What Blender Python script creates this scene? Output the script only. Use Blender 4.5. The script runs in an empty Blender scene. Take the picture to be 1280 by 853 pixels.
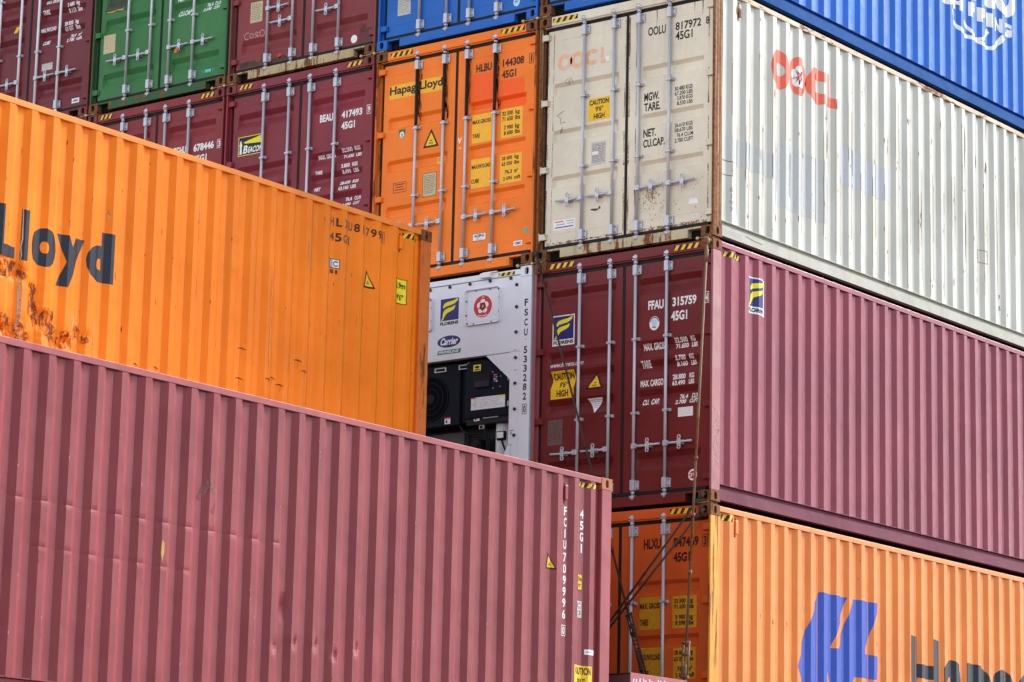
import bpy, bmesh, math, random
from mathutils import Vector, Matrix
R = math.radians
scene = bpy.context.scene
COL = scene.collection

# ------------------------------------------------------------------ layout (metres)
W, H, L = 2.438, 2.896, 12.192           # forty foot high cube container
PX, PZ = W + .036, H + .034              # pitch of the columns and of the tiers
Z0 = 8.90                                # top of the reference tier above the quay
def zbot(tier): return Z0 + tier * PZ - H
def xmid(col): return -col * PX - W / 2
GAP_Y = -1.82                            # far ends of the containers of the nearer bay

# ------------------------------------------------------------------ materials
MATS = {}
def nodes_of(name):
    m = bpy.data.materials.new(name); m.use_nodes = True
    nt = m.node_tree; nt.nodes.clear()
    out = nt.nodes.new('ShaderNodeOutputMaterial'); b = nt.nodes.new('ShaderNodeBsdfPrincipled')
    nt.links.new(b.outputs[0], out.inputs[0])
    return m, nt, b
def noise(nt, vec, scale, detail=4, rough=.55):
    n = nt.nodes.new('ShaderNodeTexNoise'); n.inputs['Scale'].default_value = scale
    n.inputs['Detail'].default_value = detail; n.inputs['Roughness'].default_value = rough
    nt.links.new(vec, n.inputs['Vector']); return n.outputs['Fac']
def ramp(nt, fac, a, b, va=0., vb=1.):
    r = nt.nodes.new('ShaderNodeMapRange'); r.inputs[1].default_value = a; r.inputs[2].default_value = b
    r.inputs[3].default_value = va; r.inputs[4].default_value = vb
    nt.links.new(fac, r.inputs[0]); return r.outputs[0]
def math_(nt, op, a, b=None):
    n = nt.nodes.new('ShaderNodeMath'); n.operation = op
    for i, x in enumerate((a, b)):
        if x is None: continue
        if isinstance(x, (int, float)): n.inputs[i].default_value = x
        else: nt.links.new(x, n.inputs[i])
    return n.outputs[0]
def mix(nt, fac, a, b, blend='MIX'):
    n = nt.nodes.new('ShaderNodeMix'); n.data_type = 'RGBA'; n.blend_type = blend
    for key, x in ((0, fac), (6, a), (7, b)):
        if isinstance(x, (int, float)): n.inputs[key].default_value = x
        elif isinstance(x, tuple): n.inputs[key].default_value = (*x, 1) if len(x) == 3 else x
        else: nt.links.new(x, n.inputs[key])
    return n.outputs[2]
def mapping(nt, seed, scale=(1, 1, 1)):
    t = nt.nodes.new('ShaderNodeTexCoord'); m = nt.nodes.new('ShaderNodeMapping')
    m.inputs['Location'].default_value = (seed * 3.7 + 1.3, seed * 5.1, seed * 2.3)
    m.inputs['Scale'].default_value = scale
    nt.links.new(t.outputs['Object'], m.inputs[0]); return m.outputs[0]
RUST_A, RUST_B = (.105, .035, .014), (.27, .105, .035)

def paint(name, col, seed=0, rust=.3, streak=.25, fade=.12, rough=.42, dirt=(.09, .065, .045), chips=.3, low=.0,
          streak_dark=1.0, rust_big=0., metal=0., bumps=.12, wave=.03, spec=.2, vstreak=.55, ystreak=3.):
    """painted steel: tonal drift, vertical run marks, rust freckles, chips; low = more rust near the foot"""
    m, nt, b = nodes_of(name)
    v = mapping(nt, seed); vs = mapping(nt, seed + .37, (5, 5, .22)); vf = mapping(nt, seed + .71, (14, 14, .5))
    sep = nt.nodes.new('ShaderNodeSeparateXYZ'); tc = nt.nodes.new('ShaderNodeTexCoord')
    nt.links.new(tc.outputs['Object'], sep.inputs[0])
    big = noise(nt, v, .9, 3)
    c = mix(nt, ramp(nt, big, .3, .7, 0, 1), tuple(x * (1 - fade) for x in col), tuple(min(1, x * (1 + fade) + fade * .03) for x in col))
    s1 = noise(nt, vs, 1.0, 5, .6); s2 = noise(nt, vf, 1.0, 4, .6)
    sm = math_(nt, 'MULTIPLY', ramp(nt, s1, .50, .78), ramp(nt, s2, .35, .7))
    c = mix(nt, math_(nt, 'MULTIPLY', sm, streak), c, dirt)
    mott = noise(nt, v, 9, 6, .65)
    c = mix(nt, ramp(nt, mott, .45, .8, 0, .18 * streak + .04), c, dirt)
    # small chips and freckles
    fr = noise(nt, v, 55, 3, .6); cl = noise(nt, v, 2.6, 3)
    chipm = math_(nt, 'MULTIPLY', ramp(nt, fr, .70, .73), ramp(nt, cl, .47, .6))
    chipm = math_(nt, 'MULTIPLY', chipm, chips)
    # rust patches
    rp = noise(nt, mapping(nt, seed + 1.9, (1, 1, .45)), 7.5, 9, .68)
    thr = .80 - .22 * rust
    if low > 0:
        lowm = ramp(nt, sep.outputs['Z'], .0, .45, low * .22, 0)
        rp = math_(nt, 'ADD', rp, lowm)
    rm = ramp(nt, rp, thr, thr + .035)
    if rust_big > 0:
        rb = ramp(nt, noise(nt, mapping(nt, seed + 4.4, (3, ystreak, vstreak)), 2.4, 8, .7), .62 - .35 * rust_big, .66 - .35 * rust_big)
        rm = math_(nt, 'MAXIMUM', rm, rb)
    rm = math_(nt, 'MINIMUM', math_(nt, 'ADD', rm, chipm), 1.0)
    if rust <= 0 and rust_big <= 0: rm = math_(nt, 'MULTIPLY', rm, .5)
    rc = mix(nt, ramp(nt, noise(nt, v, 24, 5, .7), .35, .65), RUST_A, RUST_B)
    # stain halo round the rust
    halo = ramp(nt, rp, thr - .07, thr + .02, 0, .45 * min(1, rust * 1.6))
    c = mix(nt, halo, c, mix(nt, .45, c, RUST_B))
    c = mix(nt, rm, c, rc)
    nt.links.new(c, b.inputs['Base Color'])
    ro = ramp(nt, mott, .3, .7, rough - .06, rough + .12)
    nt.links.new(math_(nt, 'MAXIMUM', ro, math_(nt, 'MULTIPLY', rm, .85)), b.inputs['Roughness'])
    b.inputs['Metallic'].default_value = metal; b.inputs['Specular IOR Level'].default_value = spec
    bp = nt.nodes.new('ShaderNodeBump'); bp.inputs['Strength'].default_value = bumps; bp.inputs['Distance'].default_value = .01
    hgt = math_(nt, 'ADD', math_(nt, 'MULTIPLY', rm, .5), math_(nt, 'MULTIPLY', noise(nt, v, 30, 4), .25))
    nt.links.new(hgt, bp.inputs['Height'])
    b2 = nt.nodes.new('ShaderNodeBump'); b2.inputs['Strength'].default_value = .5; b2.inputs['Distance'].default_value = wave
    nt.links.new(noise(nt, v, 2.2, 2), b2.inputs['Height']); nt.links.new(bp.outputs[0], b2.inputs['Normal'])
    nt.links.new(b2.outputs[0], b.inputs['Normal'])
    MATS[name] = m; return m

def flat(name, col, rough=.5, metal=0., var=.1, seed=0, scale=18, spec=.2):
    """stickers, lettering, rubber, bare metal: a light mottle so that nothing is perfectly even"""
    if name in MATS: return MATS[name]
    m, nt, b = nodes_of(name); v = mapping(nt, seed)
    n = noise(nt, v, scale, 6, .65)
    c = mix(nt, ramp(nt, n, .3, .7), tuple(x * (1 - var) for x in col), tuple(min(1, x * (1 + var)) for x in col))
    nt.links.new(c, b.inputs['Base Color']); b.inputs['Roughness'].default_value = rough; b.inputs['Metallic'].default_value = metal; b.inputs['Specular IOR Level'].default_value = spec
    MATS[name] = m; return m

def worn(name, col, base, amount=.3, rough=.5, seed=0, scale=60):
    """lettering whose paint has partly flaked off, showing the panel colour"""
    if name in MATS: return MATS[name]
    m, nt, b = nodes_of(name); v = mapping(nt, seed)
    n = math_(nt, 'ADD', math_(nt, 'MULTIPLY', noise(nt, v, scale, 5, .7), .6), math_(nt, 'MULTIPLY', noise(nt, mapping(nt, seed + 2, (3, 3, .5)), 5, 4), .4))
    c = mix(nt, ramp(nt, n, .62 - .3 * amount, .68 - .3 * amount), col, base)
    nt.links.new(c, b.inputs['Base Color']); b.inputs['Roughness'].default_value = rough; b.inputs['Specular IOR Level'].default_value = .2
    MATS[name] = m; return m

MAROON = (.165, .022, .030)
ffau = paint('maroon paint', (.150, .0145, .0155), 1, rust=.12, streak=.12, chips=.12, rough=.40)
ffau_side = paint('maroon lit side', (.255, .024, .049), 2, rust=.10, streak=.10, chips=.08, rough=.34, spec=.36)  # lit copy of the door maroon, pink sky sheen put into the colour
ffau_post = paint('maroon post paint', (.29, .06, .07), 3, rust=.32, streak=.25, chips=.5, rough=.45, spec=.6)
beau = paint('plum maroon paint', (.225, .024, .036), 4, rust=.10, streak=.12, chips=.1, rough=.42)
tghu = paint('brick maroon paint', (.235, .026, .030), 5, rust=.18, streak=.2, chips=.3, rough=.46)
deep = paint('deep maroon paint', (.155, .018, .025), 6, rust=.10, streak=.15, chips=.1, rough=.42)
faded = paint('faded maroon paint', (.235, .040, .044), 7, rust=.38, streak=.35, chips=.6, rough=.5, low=.5)
front_m = paint('rose maroon paint', (.228, .026, .033), 8, rust=.10, streak=.10, chips=.18, rough=.36, spec=.3)
hlbu = paint('orange paint', (.95, .205, .016), 9, rust=.20, streak=.14, chips=.4, rough=.46, low=.5)
front_o = paint('bright orange paint', (.90, .218, .006), 10, rust=.3, streak=.42, chips=.35, rough=.42, dirt=(.30, .09, .02), spec=.14)
hlxu = paint('dull orange paint', (.66, .098, .012), 11, rust=.30, streak=.3, chips=.5, rough=.5)
hlxu_side = paint('orange lit side', (.80, .215, .028), 12, rust=.14, streak=.14, chips=.15, rough=.40, dirt=(.35, .12, .03), spec=.33)  # lit copy of the door orange; its peach sheen is in the colour
oolu = paint('cream paint', (.69, .635, .50), 13, rust=.52, streak=.55, chips=.9, rough=.5, dirt=(.36, .28, .16), low=.5)  # doors: colour lifted to make up for the weaker light on them
oolu_side = paint('cream side toned down for light', (.54, .523, .462), 14, rust=.34, streak=.4, chips=.9, rough=.42, dirt=(.52, .44, .30), low=.35, spec=.4)  # same paint as the doors, colour lowered against the stronger side light
oolu_post = paint('rusted post', (.60, .44, .28), 15, rust=.85, streak=1., chips=.8, rough=.7, rust_big=.62, dirt=(.22, .085, .035), bumps=.5, vstreak=.05, ystreak=9.)
rust_ink = flat('rust mark', (.17, .065, .026), .8, var=.35, scale=40)
rust_ink2 = flat('pale rust mark', (.42, .24, .10), .8, var=.3, scale=40)
rib_stain = worn('rib stain', (.46, .37, .22), (.54, .515, .45), .30, .6, 12)
edge_rust = worn('edge rust', (.22, .10, .04), (.66, .60, .46), .46, .7, 13)
oolu_rail = paint('rusted cream rail', (.55, .43, .31), 16, rust=.5, streak=.5, chips=.9, rough=.6, rust_big=.22, dirt=(.40, .22, .11), vstreak=2.5, ystreak=.5)
oolu_sill = paint('grimy cream sill', (.50, .43, .27), 17, rust=.72, streak=.8, chips=.9, rough=.65, rust_big=.30, dirt=(.13, .10, .06))
faded_sill = paint('scraped sill', (.46, .36, .20), 18, rust=.8, streak=.9, chips=.9, rough=.65, rust_big=.34, dirt=(.12, .07, .05))
blue = paint('blue paint', (.010, .115, .46), 19, rust=.06, streak=.10, chips=.1, rough=.36)
blue_side = paint('blue lit side', (.008, .135, .58), 20, rust=.14, streak=.25, chips=.2, rough=.33, dirt=(.04, .10, .25), spec=.28)  # lit copy of the door blue, brightness of the side in the colour
green = paint('green paint', (.042, .175, .052), 21, rust=.2, streak=.25, chips=.3, rough=.5, low=.5, dirt=(.05, .07, .03))
green_sill = paint('green sill', (.03, .10, .035), 22, rust=.5, streak=.6, chips=.8, rough=.6, rust_big=.2)
reefer_w = paint('refrigerated white paint', (.74, .74, .79), 23, rust=-.4, streak=.08, chips=.03, rough=.4, fade=.03, dirt=(.4, .38, .36))
post_o = paint('orange rusted post', (.66, .17, .03), 24, rust=.62, streak=.8, chips=.9, rough=.6, rust_big=.22, dirt=(.16, .06, .03))
post_y = paint('yellow scraped post', (.80, .34, .045), 25, rust=.5, streak=.8, chips=.9, rough=.55, dirt=(.20, .12, .05), rust_big=.27, vstreak=.14)
cast_r = paint('rusty casting', (.22, .06, .04), 26, rust=.75, streak=.5, chips=1, rough=.7, rust_big=.5)
cast_m = paint('maroon casting', (.19, .035, .035), 27, rust=.45, streak=.4, chips=.8, rough=.6)
cast_o = paint('brown casting', (.16, .07, .035), 28, rust=.7, streak=.6, chips=.9, rough=.7, rust_big=.5)
cast_rail_m = paint('chipped rose rail', (.33, .075, .085), 29, rust=.30, streak=.3, chips=.9, rough=.45)
cast_front = paint('front maroon casting', (.42, .14, .07), 30, rust=.5, streak=.4, chips=.8, rough=.6)
rail_o = paint('orange rail', (.86, .27, .04), 31, rust=.44, streak=.3, chips=.9, rough=.5)
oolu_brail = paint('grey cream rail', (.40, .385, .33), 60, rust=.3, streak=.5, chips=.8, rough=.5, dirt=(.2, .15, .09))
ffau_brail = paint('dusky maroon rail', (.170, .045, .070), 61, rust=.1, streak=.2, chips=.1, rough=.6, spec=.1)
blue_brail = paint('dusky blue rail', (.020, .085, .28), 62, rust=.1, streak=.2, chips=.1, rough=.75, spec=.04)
hlxu_brail = hlxu_side
galv = paint('galvanised steel', (.52, .53, .58), 32, rust=.05, streak=.2, chips=.1, rough=.42, metal=.35, dirt=(.22, .19, .17))
galv_white = paint('white painted bar', (.80, .80, .84), 33, rust=-.3, streak=.1, chips=.05, rough=.4)
lash = paint('rusty lashing steel', (.20, .125, .07), 34, rust=.6, streak=.5, chips=.8, rough=.65, metal=.2, rust_big=.3)
lash_dark = paint('greasy lashing steel', (.055, .035, .028), 35, rust=.5, streak=.5, chips=.5, rough=.55, metal=.2)
brass = paint('twist lock steel', (.30, .20, .10), 36, rust=.7, streak=.5, chips=.8, rough=.6, rust_big=.35)
plat = paint('pink platform paint', (.40, .10, .12), 37, rust=.35, streak=.4, chips=1.2, rough=.5)
deck_m = paint('deck paint', (.10, .045, .04), 38, rust=.5, streak=.5, chips=.8, rough=.7)
rubber_and_shade = flat('gasket and gap shade black', (.013, .012, .012), .65, var=.35)
void = flat('shade black', (.006, .006, .006), .9)  # near black that paints the shade inside casting and sill openings
WHITE = flat('white lettering', (.80, .79, .78), .5, var=.05)
BLACK = flat('black lettering', (.018, .016, .018), .5, var=.2)
NAVY_T = flat('charcoal lettering', (.020, .024, .035), .4, var=.2)
BROWN_T = flat('dark brown lettering', (.055, .016, .008), .5, var=.2)
YEL = flat('signal yellow', (.83, .50, .015), .45, var=.06)
LEMON = flat('lemon yellow', (.83, .70, .02), .45, var=.06)
AMBER = flat('amber panel', (.92, .46, .03), .45, var=.08)
AMBER_D = flat('dull amber panel', (.62, .27, .012), .5, var=.16)
FLAME = flat('vermilion patch', (.97, .115, .008), .45, var=.06)
LOGO_B = flat('logo blue', (.024, .022, .155), .4, var=.08)
LOGO_R = flat('logo red', (.62, .03, .03), .4, var=.08)
PALE_R = flat('orange red', (.80, .14, .08), .45, var=.08)
FADE_O = worn('flaked orange lettering', (.85, .40, .20), (.62, .56, .46), .45)
HL_BLUE = flat('ship blue', (.038, .085, .43), .4, var=.07)
TAN = flat('tan plate', (.50, .40, .24), .5, metal=.2, var=.3, scale=70)
GREYPL = flat('grey plate', (.16, .12, .115), .45, metal=.4, var=.3, scale=60)
ALU = flat('aluminium plate', (.44, .41, .37), .4, metal=.3, var=.25, scale=60)
TEAL = flat('teal sticker', (.03, .45, .33), .4)
ICE = flat('ice sticker', (.45, .68, .85), .4)
GREYT = flat('grey print', (.33, .33, .40), .5, var=.25, scale=60)
RED = flat('bright red', (.75, .03, .025), .4)
SKYB = flat('sky lettering', (.06, .13, .55), .4)
GRN = flat('green lettering', (.02, .17, .05), .4)
UNIT = paint('navy unit', (.0050, .0058, .014), 40, rust=-.5, streak=.05, chips=.02, rough=.5, spec=.06)
UNIT_L = flat('unit trim', (.010, .011, .02), .6)
CYL = flat('grey cylinder', (.66, .66, .69), .45)
PATCH = flat('dark patch', (.105, .03, .03), .55, var=.3, scale=8)
GPATCH = flat('olive patch', (.050, .062, .035), .5, var=.25, scale=9)
PEN = flat('pen marks', (.10, .09, .085), .6)
CHALK = flat('chalk marks', (.55, .38, .34), .8, var=.2, scale=50)
WORNW = worn('worn white lettering', (.72, .70, .68), (.18, .03, .035), .22)
PIPE = flat('black hose', (.006, .006, .008), .7)
SMEAR = flat('black grease', (.012, .010, .011), .5, var=.3)

# ------------------------------------------------------------------ mesh builder
class MB:
    def __init__(s): s.bm = bmesh.new(); s.mats = []
    def mi(s, m):
        if m not in s.mats: s.mats.append(m)
        return s.mats.index(m)
    def face(s, pts, m):
        f = s.bm.faces.new([s.bm.verts.new(p) for p in pts]); f.material_index = s.mi(m); return f
    def box(s, x0, x1, y0, y1, z0, z1, m, bev=0.):
        t = bmesh.new()
        vs = [t.verts.new((x, y, z)) for x in (x0, x1) for y in (y0, y1) for z in (z0, z1)]
        for q in ((0, 1, 3, 2), (4, 6, 7, 5), (0, 4, 5, 1), (2, 3, 7, 6), (0, 2, 6, 4), (1, 5, 7, 3)):
            t.faces.new([vs[i] for i in q])
        if bev: bmesh.ops.bevel(t, geom=list(t.edges), offset=bev, segments=2, affect='EDGES', profile=.5)
        s.merge(t, m)
    def merge(s, t, m, mat=None):
        bmesh.ops.recalc_face_normals(t, faces=list(t.faces))
        mi = s.mi(m); mp = {}
        for v in t.verts: mp[v] = s.bm.verts.new(mat @ v.co if mat else v.co)
        for f in t.faces:
            g = s.bm.faces.new([mp[v] for v in f.verts]); g.material_index = mi; g.smooth = f.smooth
        t.free()
    def tube(s, pts, r, m, n=12, cap=True):
        pts = [Vector(p) for p in pts]; rad = r if isinstance(r, (list, tuple)) else [r] * len(pts)
        t = bmesh.new(); rings = []
        up = None
        for i, p in enumerate(pts):
            d = (pts[min(i + 1, len(pts) - 1)] - pts[max(i - 1, 0)]).normalized()
            if up is None:
                up = Vector((0, 0, 1)) if abs(d.z) < .9 else Vector((1, 0, 0))
            a = d.cross(up).normalized(); b = a.cross(d).normalized(); up = b
            rings.append([t.verts.new(p + (a * math.cos(2 * math.pi * k / n) + b * math.sin(2 * math.pi * k / n)) * rad[i]) for k in range(n)])
        for i in range(len(rings) - 1):
            for k in range(n):
                f = t.faces.new((rings[i][k], rings[i][(k + 1) % n], rings[i + 1][(k + 1) % n], rings[i + 1][k])); f.smooth = True
        if cap:
            t.faces.new(rings[0]); t.faces.new(rings[-1])
        s.merge(t, m)
    def ball(s, c, r, m, sc=(1, 1, 1)):
        t = bmesh.new(); bmesh.ops.create_uvsphere(t, u_segments=12, v_segments=8, radius=r)
        for f in t.faces: f.smooth = True
        s.merge(t, m, Matrix.Translation(c) @ Matrix.Diagonal((*sc, 1)))
    def build(s, name, parent=None):
        me = bpy.data.meshes.new(name); s.bm.to_mesh(me); s.bm.free()
        for m in s.mats: me.materials.append(m)
        return link(name, me, parent)
def link(name, me, parent=None):
    o = bpy.data.objects.new(name, me); COL.objects.link(o)
    if parent: o.parent = parent
    return o
def tag(o, label, cat, group=None):
    o['label'] = label; o['category'] = cat
    if group: o['group'] = group
    return o
def thing(name, loc, label, cat, group=None):
    o = bpy.data.objects.new(name, None); COL.objects.link(o); o.location = loc; o.empty_display_size = .3
    return tag(o, label, cat, group)

# shared meshes with the material set on the object
SHARED = {}
def shared(key, maker, name, parent, mat, loc=None):
    if key not in SHARED:
        mb = MB(); maker(mb); o = mb.build(name); SHARED[key] = o.data; bpy.data.objects.remove(o)
    o = link(name, SHARED[key], parent)
    if mat is not None:
        s = o.material_slots[0]; s.link = 'OBJECT'; s.material = mat
    if loc: o.location = loc
    return o

# ------------------------------------------------------------------ corrugated side wall
PITCH, FO, SL, FI = .278, .072, .068, .070
XO, XI = -.008, -.044
ZLO, ZHI = .196, 2.834
def profile(y1):
    """breakpoints (y, x offset) of the corrugation between the corner posts; a rib's outer flat starts at y1 + k pitch"""
    pts = []; k = -2
    while y1 + k * PITCH < L:
        y = y1 + k * PITCH
        pts += [(y, XO), (y + FO, XO), (y + FO + SL, XI), (y + FO + SL + FI, XI)]; k += 1
    lo, hi = .170, L - .170
    def ev(y):
        for (a, xa), (b, xb) in zip(pts, pts[1:]):
            if a <= y <= b: return xa + (xb - xa) * (y - a) / (b - a)
        return XI
    mid = [p for p in pts if lo + .004 < p[0] < hi - .004]
    return [(lo, ev(lo))] + mid + [(hi, ev(hi))], ev

def side_wall(mb, y1, m, sign=1, dent=None, zrows=None, fine=None):
    bp, ev = profile(y1)
    ys = [p[0] for p in bp]
    if fine:
        a, b = fine; out = []
        for p, q in zip(ys, ys[1:]):
            out.append(p)
            if a < p < b:
                for k in range(1, 4): out.append(p + (q - p) * k / 4)
        ys = out + [ys[-1]]
    zs = sorted(set(zrows or [ZLO, ZHI]))
    grid = []
    for z in zs:
        row = []
        for y in ys:
            x = ev(y)
            if dent: x += dent(y, z, x)
            row.append(mb.bm.verts.new((sign * (W / 2 + x), y, z)))
        grid.append(row)
    i = mb.mi(m)
    for r0, r1 in zip(grid, grid[1:]):
        for k in range(len(ys) - 1):
            q = (r0[k], r0[k + 1], r1[k + 1], r1[k])
            f = mb.bm.faces.new(q if sign > 0 else q[::-1]); f.material_index = i
    if not dent:
        for k in range(2, 42, 4):
            y = y1 + k * PITCH + FO + SL + FI * .62
            if y < L - .3: mb.box(*sorted((sign * (W / 2 + XI - .002), sign * (W / 2 + XI + .0022))), y, y + .007, ZLO, ZHI, m)

# ------------------------------------------------------------------ decals laid on a wall: 2-D shapes cut at the folds and dropped on the surface
TXT = {}
def text2d(body, bold=.0):
    key = (body, bold)
    if key not in TXT:
        cu = bpy.data.curves.new('t', 'FONT'); cu.body = body; cu.size = 1; cu.offset = bold; cu.resolution_u = 4; cu.dimensions = '2D'; cu.fill_mode = 'BOTH'
        o = bpy.data.objects.new('t', cu); COL.objects.link(o)
        dg = bpy.context.evaluated_depsgraph_get(); ev = o.evaluated_get(dg); me = ev.to_mesh()
        TXT[key] = ([tuple(v.co[:2]) for v in me.vertices], [tuple(p.vertices) for p in me.polygons])
        ev.to_mesh_clear(); bpy.data.objects.remove(o); bpy.data.curves.remove(cu)
    return TXT[key]

class Decal:
    """surf(u, v, off) -> local point; ub, vb: fold lines the shapes are cut at; du, dv: shift of the readings"""
    def __init__(s, surf, ub=(), vb=(), du=0, dv=0, base=.0012):
        s.surf, s.ub, s.vb, s.du, s.dv, s.base, s.mb = surf, ub, vb, du, dv, base, MB()
    def _put(s, verts, faces, m, lay):
        t = bmesh.new(); vs = [t.verts.new((x + s.du, y + s.dv, 0)) for x, y in verts]
        for f in faces:
            try: t.faces.new([vs[i] for i in f])
            except ValueError: pass
        bmesh.ops.triangulate(t, faces=[f for f in t.faces if len(f.verts) > 4])
        xs = [v.co.x for v in t.verts]; ys = [v.co.y for v in t.verts]
        if not xs: return
        for cuts, no, lo, hi, k in ((s.ub, (1, 0, 0), min(xs), max(xs), 0), (s.vb, (0, 1, 0), min(ys), max(ys), 1)):
            for c in cuts:
                if lo < c < hi:
                    co = (c, 0, 0) if k == 0 else (0, c, 0)
                    bmesh.ops.bisect_plane(t, geom=list(t.verts) + list(t.edges) + list(t.faces), plane_co=co, plane_no=no, dist=1e-6)
        mi = s.mb.mi(m); mp = {}
        off = s.base + lay * .0009
        for v in t.verts: mp[v] = s.mb.bm.verts.new(s.surf(v.co.x, v.co.y, off))
        for f in t.faces:
            g = s.mb.bm.faces.new([mp[v] for v in f.verts]); g.material_index = mi
        t.free()
    def poly(s, pts, m, lay=0): s._put(pts, [tuple(range(len(pts)))], m, lay); return s
    def rect(s, u0, v0, u1, v1, m, lay=0): return s.poly([(u0, v0), (u1, v0), (u1, v1), (u0, v1)], m, lay)
    def frame(s, u0, v0, u1, v1, w, m, lay=0):
        s.rect(u0, v0, u1, v0 + w, m, lay); s.rect(u0, v1 - w, u1, v1, m, lay)
        s.rect(u0, v0 + w, u0 + w, v1 - w, m, lay); return s.rect(u1 - w, v0 + w, u1, v1 - w, m, lay)
    def ell(s, u, v, ru, rv, m, lay=0, n=28):
        return s.poly([(u + ru * math.cos(2 * math.pi * k / n), v + rv * math.sin(2 * math.pi * k / n)) for k in range(n)], m, lay)
    def ring(s, u, v, ru, rv, iu, iv, m, lay=0, n=36, a0=0, a1=360):
        full = a1 - a0 >= 360; k_n = n + 1
        an = [R(a0 + (a1 - a0) * k / n) for k in range(k_n)]
        vs = [(u + ru * math.cos(a), v + rv * math.sin(a)) for a in an] + [(u + iu * math.cos(a), v + iv * math.sin(a)) for a in an]
        s._put(vs, [(k, k + 1, k + 1 + k_n, k + k_n) for k in range(n)], m, lay); return s
    def line(s, pts, w, m, lay=0):
        ws = w if isinstance(w, (list, tuple)) else [w] * len(pts)
        l, r = [], []
        for i, p in enumerate(pts):
            a = pts[max(i - 1, 0)]; b = pts[min(i + 1, len(pts) - 1)]
            d = Vector((b[0] - a[0], b[1] - a[1])); d.normalize(); n = Vector((-d.y, d.x)) * ws[i] / 2
            l.append((p[0] + n.x, p[1] + n.y)); r.append((p[0] - n.x, p[1] - n.y))
        k = len(pts)
        s._put(l + r, [(i, i + 1, i + 1 + k, i + k) for i in range(k - 1)], m, lay); return s
    def text(s, body, u0, v0, u1, v1, m, lay=0, bold=.02, slant=0.):
        vs, fs = text2d(body, bold + .016)
        if not vs: return s
        xa, xb = min(x for x, y in vs), max(x for x, y in vs); ya, yb = min(y for x, y in vs), max(y for x, y in vs)
        kx, ky = (u1 - u0) / (xb - xa), (v1 - v0) / (yb - ya)
        s._put([(u0 + (x - xa) * kx + slant * (y - ya) * ky, v0 + (y - ya) * ky) for x, y in vs], fs, m, lay); return s
    def upright(s, body, u, v1, v0, w, m, lay=0, bold=.02, gap=.25):
        """characters one under the other"""
        n = len(body); hgt = (v1 - v0) / (n - gap)
        for i, ch in enumerate(body):
            if ch == ' ': continue
            t = v1 - i * hgt; ww = w * (.35 if ch in 'I1' else 1)
            s.text(ch, u - ww / 2, t - hgt * (1 - gap), u + ww / 2, t, m, lay, bold)
        return s
    def stripes(s, u0, v0, u1, v1, n, a=YEL, b=BLACK, lean=.6, lay=0, flip=1):
        s.rect(u0, v0, u1, v1, b, lay); p = (u1 - u0) / n; h = v1 - v0
        for k in range(n):
            x = u0 + k * p; sh = h * lean * flip
            q = [(x, v0), (x + p * .5, v0), (x + p * .5 + sh, v1), (x + sh, v1)]
            q = [(min(max(qx, u0), u1), qy) for qx, qy in q]
            s.poly(q, a, lay + 1)
        return s
    def build(s, name, parent): return s.mb.build(name, parent)

# ------------------------------------------------------------------ logos and signs (drawn in a box u0..u1, v0..v1)
def florens(d, u0, v0, u1, v1):
    w, h = u1 - u0, v1 - v0; P = lambda x, y: (u0 + x * w, v0 + y * h)
    d.rect(u0, v0, u1, v1, WHITE, 0)
    d.poly([P(.045, .20), P(.955, .20), P(.955, .965), P(.045, .965)], LOGO_B, 1)
    d.poly([P(.17, .665), P(.20, .76), P(.28, .82), P(.42, .85), P(.66, .875), P(.84, .92), P(.93, .955), P(.885, .86), P(.79, .79), P(.66, .745), P(.46, .715), P(.30, .69), P(.22, .645)], LEMON, 2)
    d.poly([P(.08, .22), P(.15, .30), P(.17, .42), P(.20, .52), P(.30, .60), P(.46, .635), P(.62, .655), P(.79, .71), P(.75, .61), P(.66, .545), P(.50, .50), P(.37, .455), P(.28, .37), P(.20, .26), P(.13, .205)], LEMON, 2)
    d.text('FLORENS', u0 + .05 * w, v0 + .045 * h, u1 - .05 * w, v0 + .165 * h, BLACK, 2, .03)
def caution(d, u0, v0, u1, v1, m=YEL):
    w, h = u1 - u0, v1 - v0
    d.rect(u0, v0, u1, v1, m, 0)
    d.text('CAUTION', u0 + .06 * w, v0 + .70 * h, u1 - .06 * w, v0 + .93 * h, BLACK, 1, .02)
    d.text('9\u20196\u201d', u0 + .34 * w, v0 + .39 * h, u1 - .30 * w, v0 + .62 * h, BLACK, 1, .015)
    d.text('HIGH', u0 + .26 * w, v0 + .07 * h, u1 - .24 * w, v0 + .31 * h, BLACK, 1, .02)
def warn_tri(d, a, b, c, edge=.14):
    g = ((a[0] + b[0] + c[0]) / 3, (a[1] + b[1] + c[1]) / 3)
    def rounded(k, r=.16):
        P = [Vector((g[0] + (p[0] - g[0]) * k, g[1] + (p[1] - g[1]) * k)) for p in (a, b, c)]; out = []
        for i in range(3):
            q, p, n = P[i - 1], P[i], P[(i + 1) % 3]
            s, e = p.lerp(q, r * .5), p.lerp(n, r * .5)
            for t in (0, .33, .67, 1): out.append(tuple(s.lerp(p, t).lerp(p.lerp(e, t), t)))
        return out
    d.poly(rounded(1.12), BLACK, 0); d.poly(rounded(.78, .12), YEL, 1)
    w = abs(c[0] - b[0])
    for k, (f, ww) in enumerate(((.02, .22), (-.12, .36))):
        y = g[1] + f * w; d.rect(g[0] - ww * w * .4, y - .005, g[0] + ww * w * .4, y + .005, BROWN_T, 2)
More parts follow.
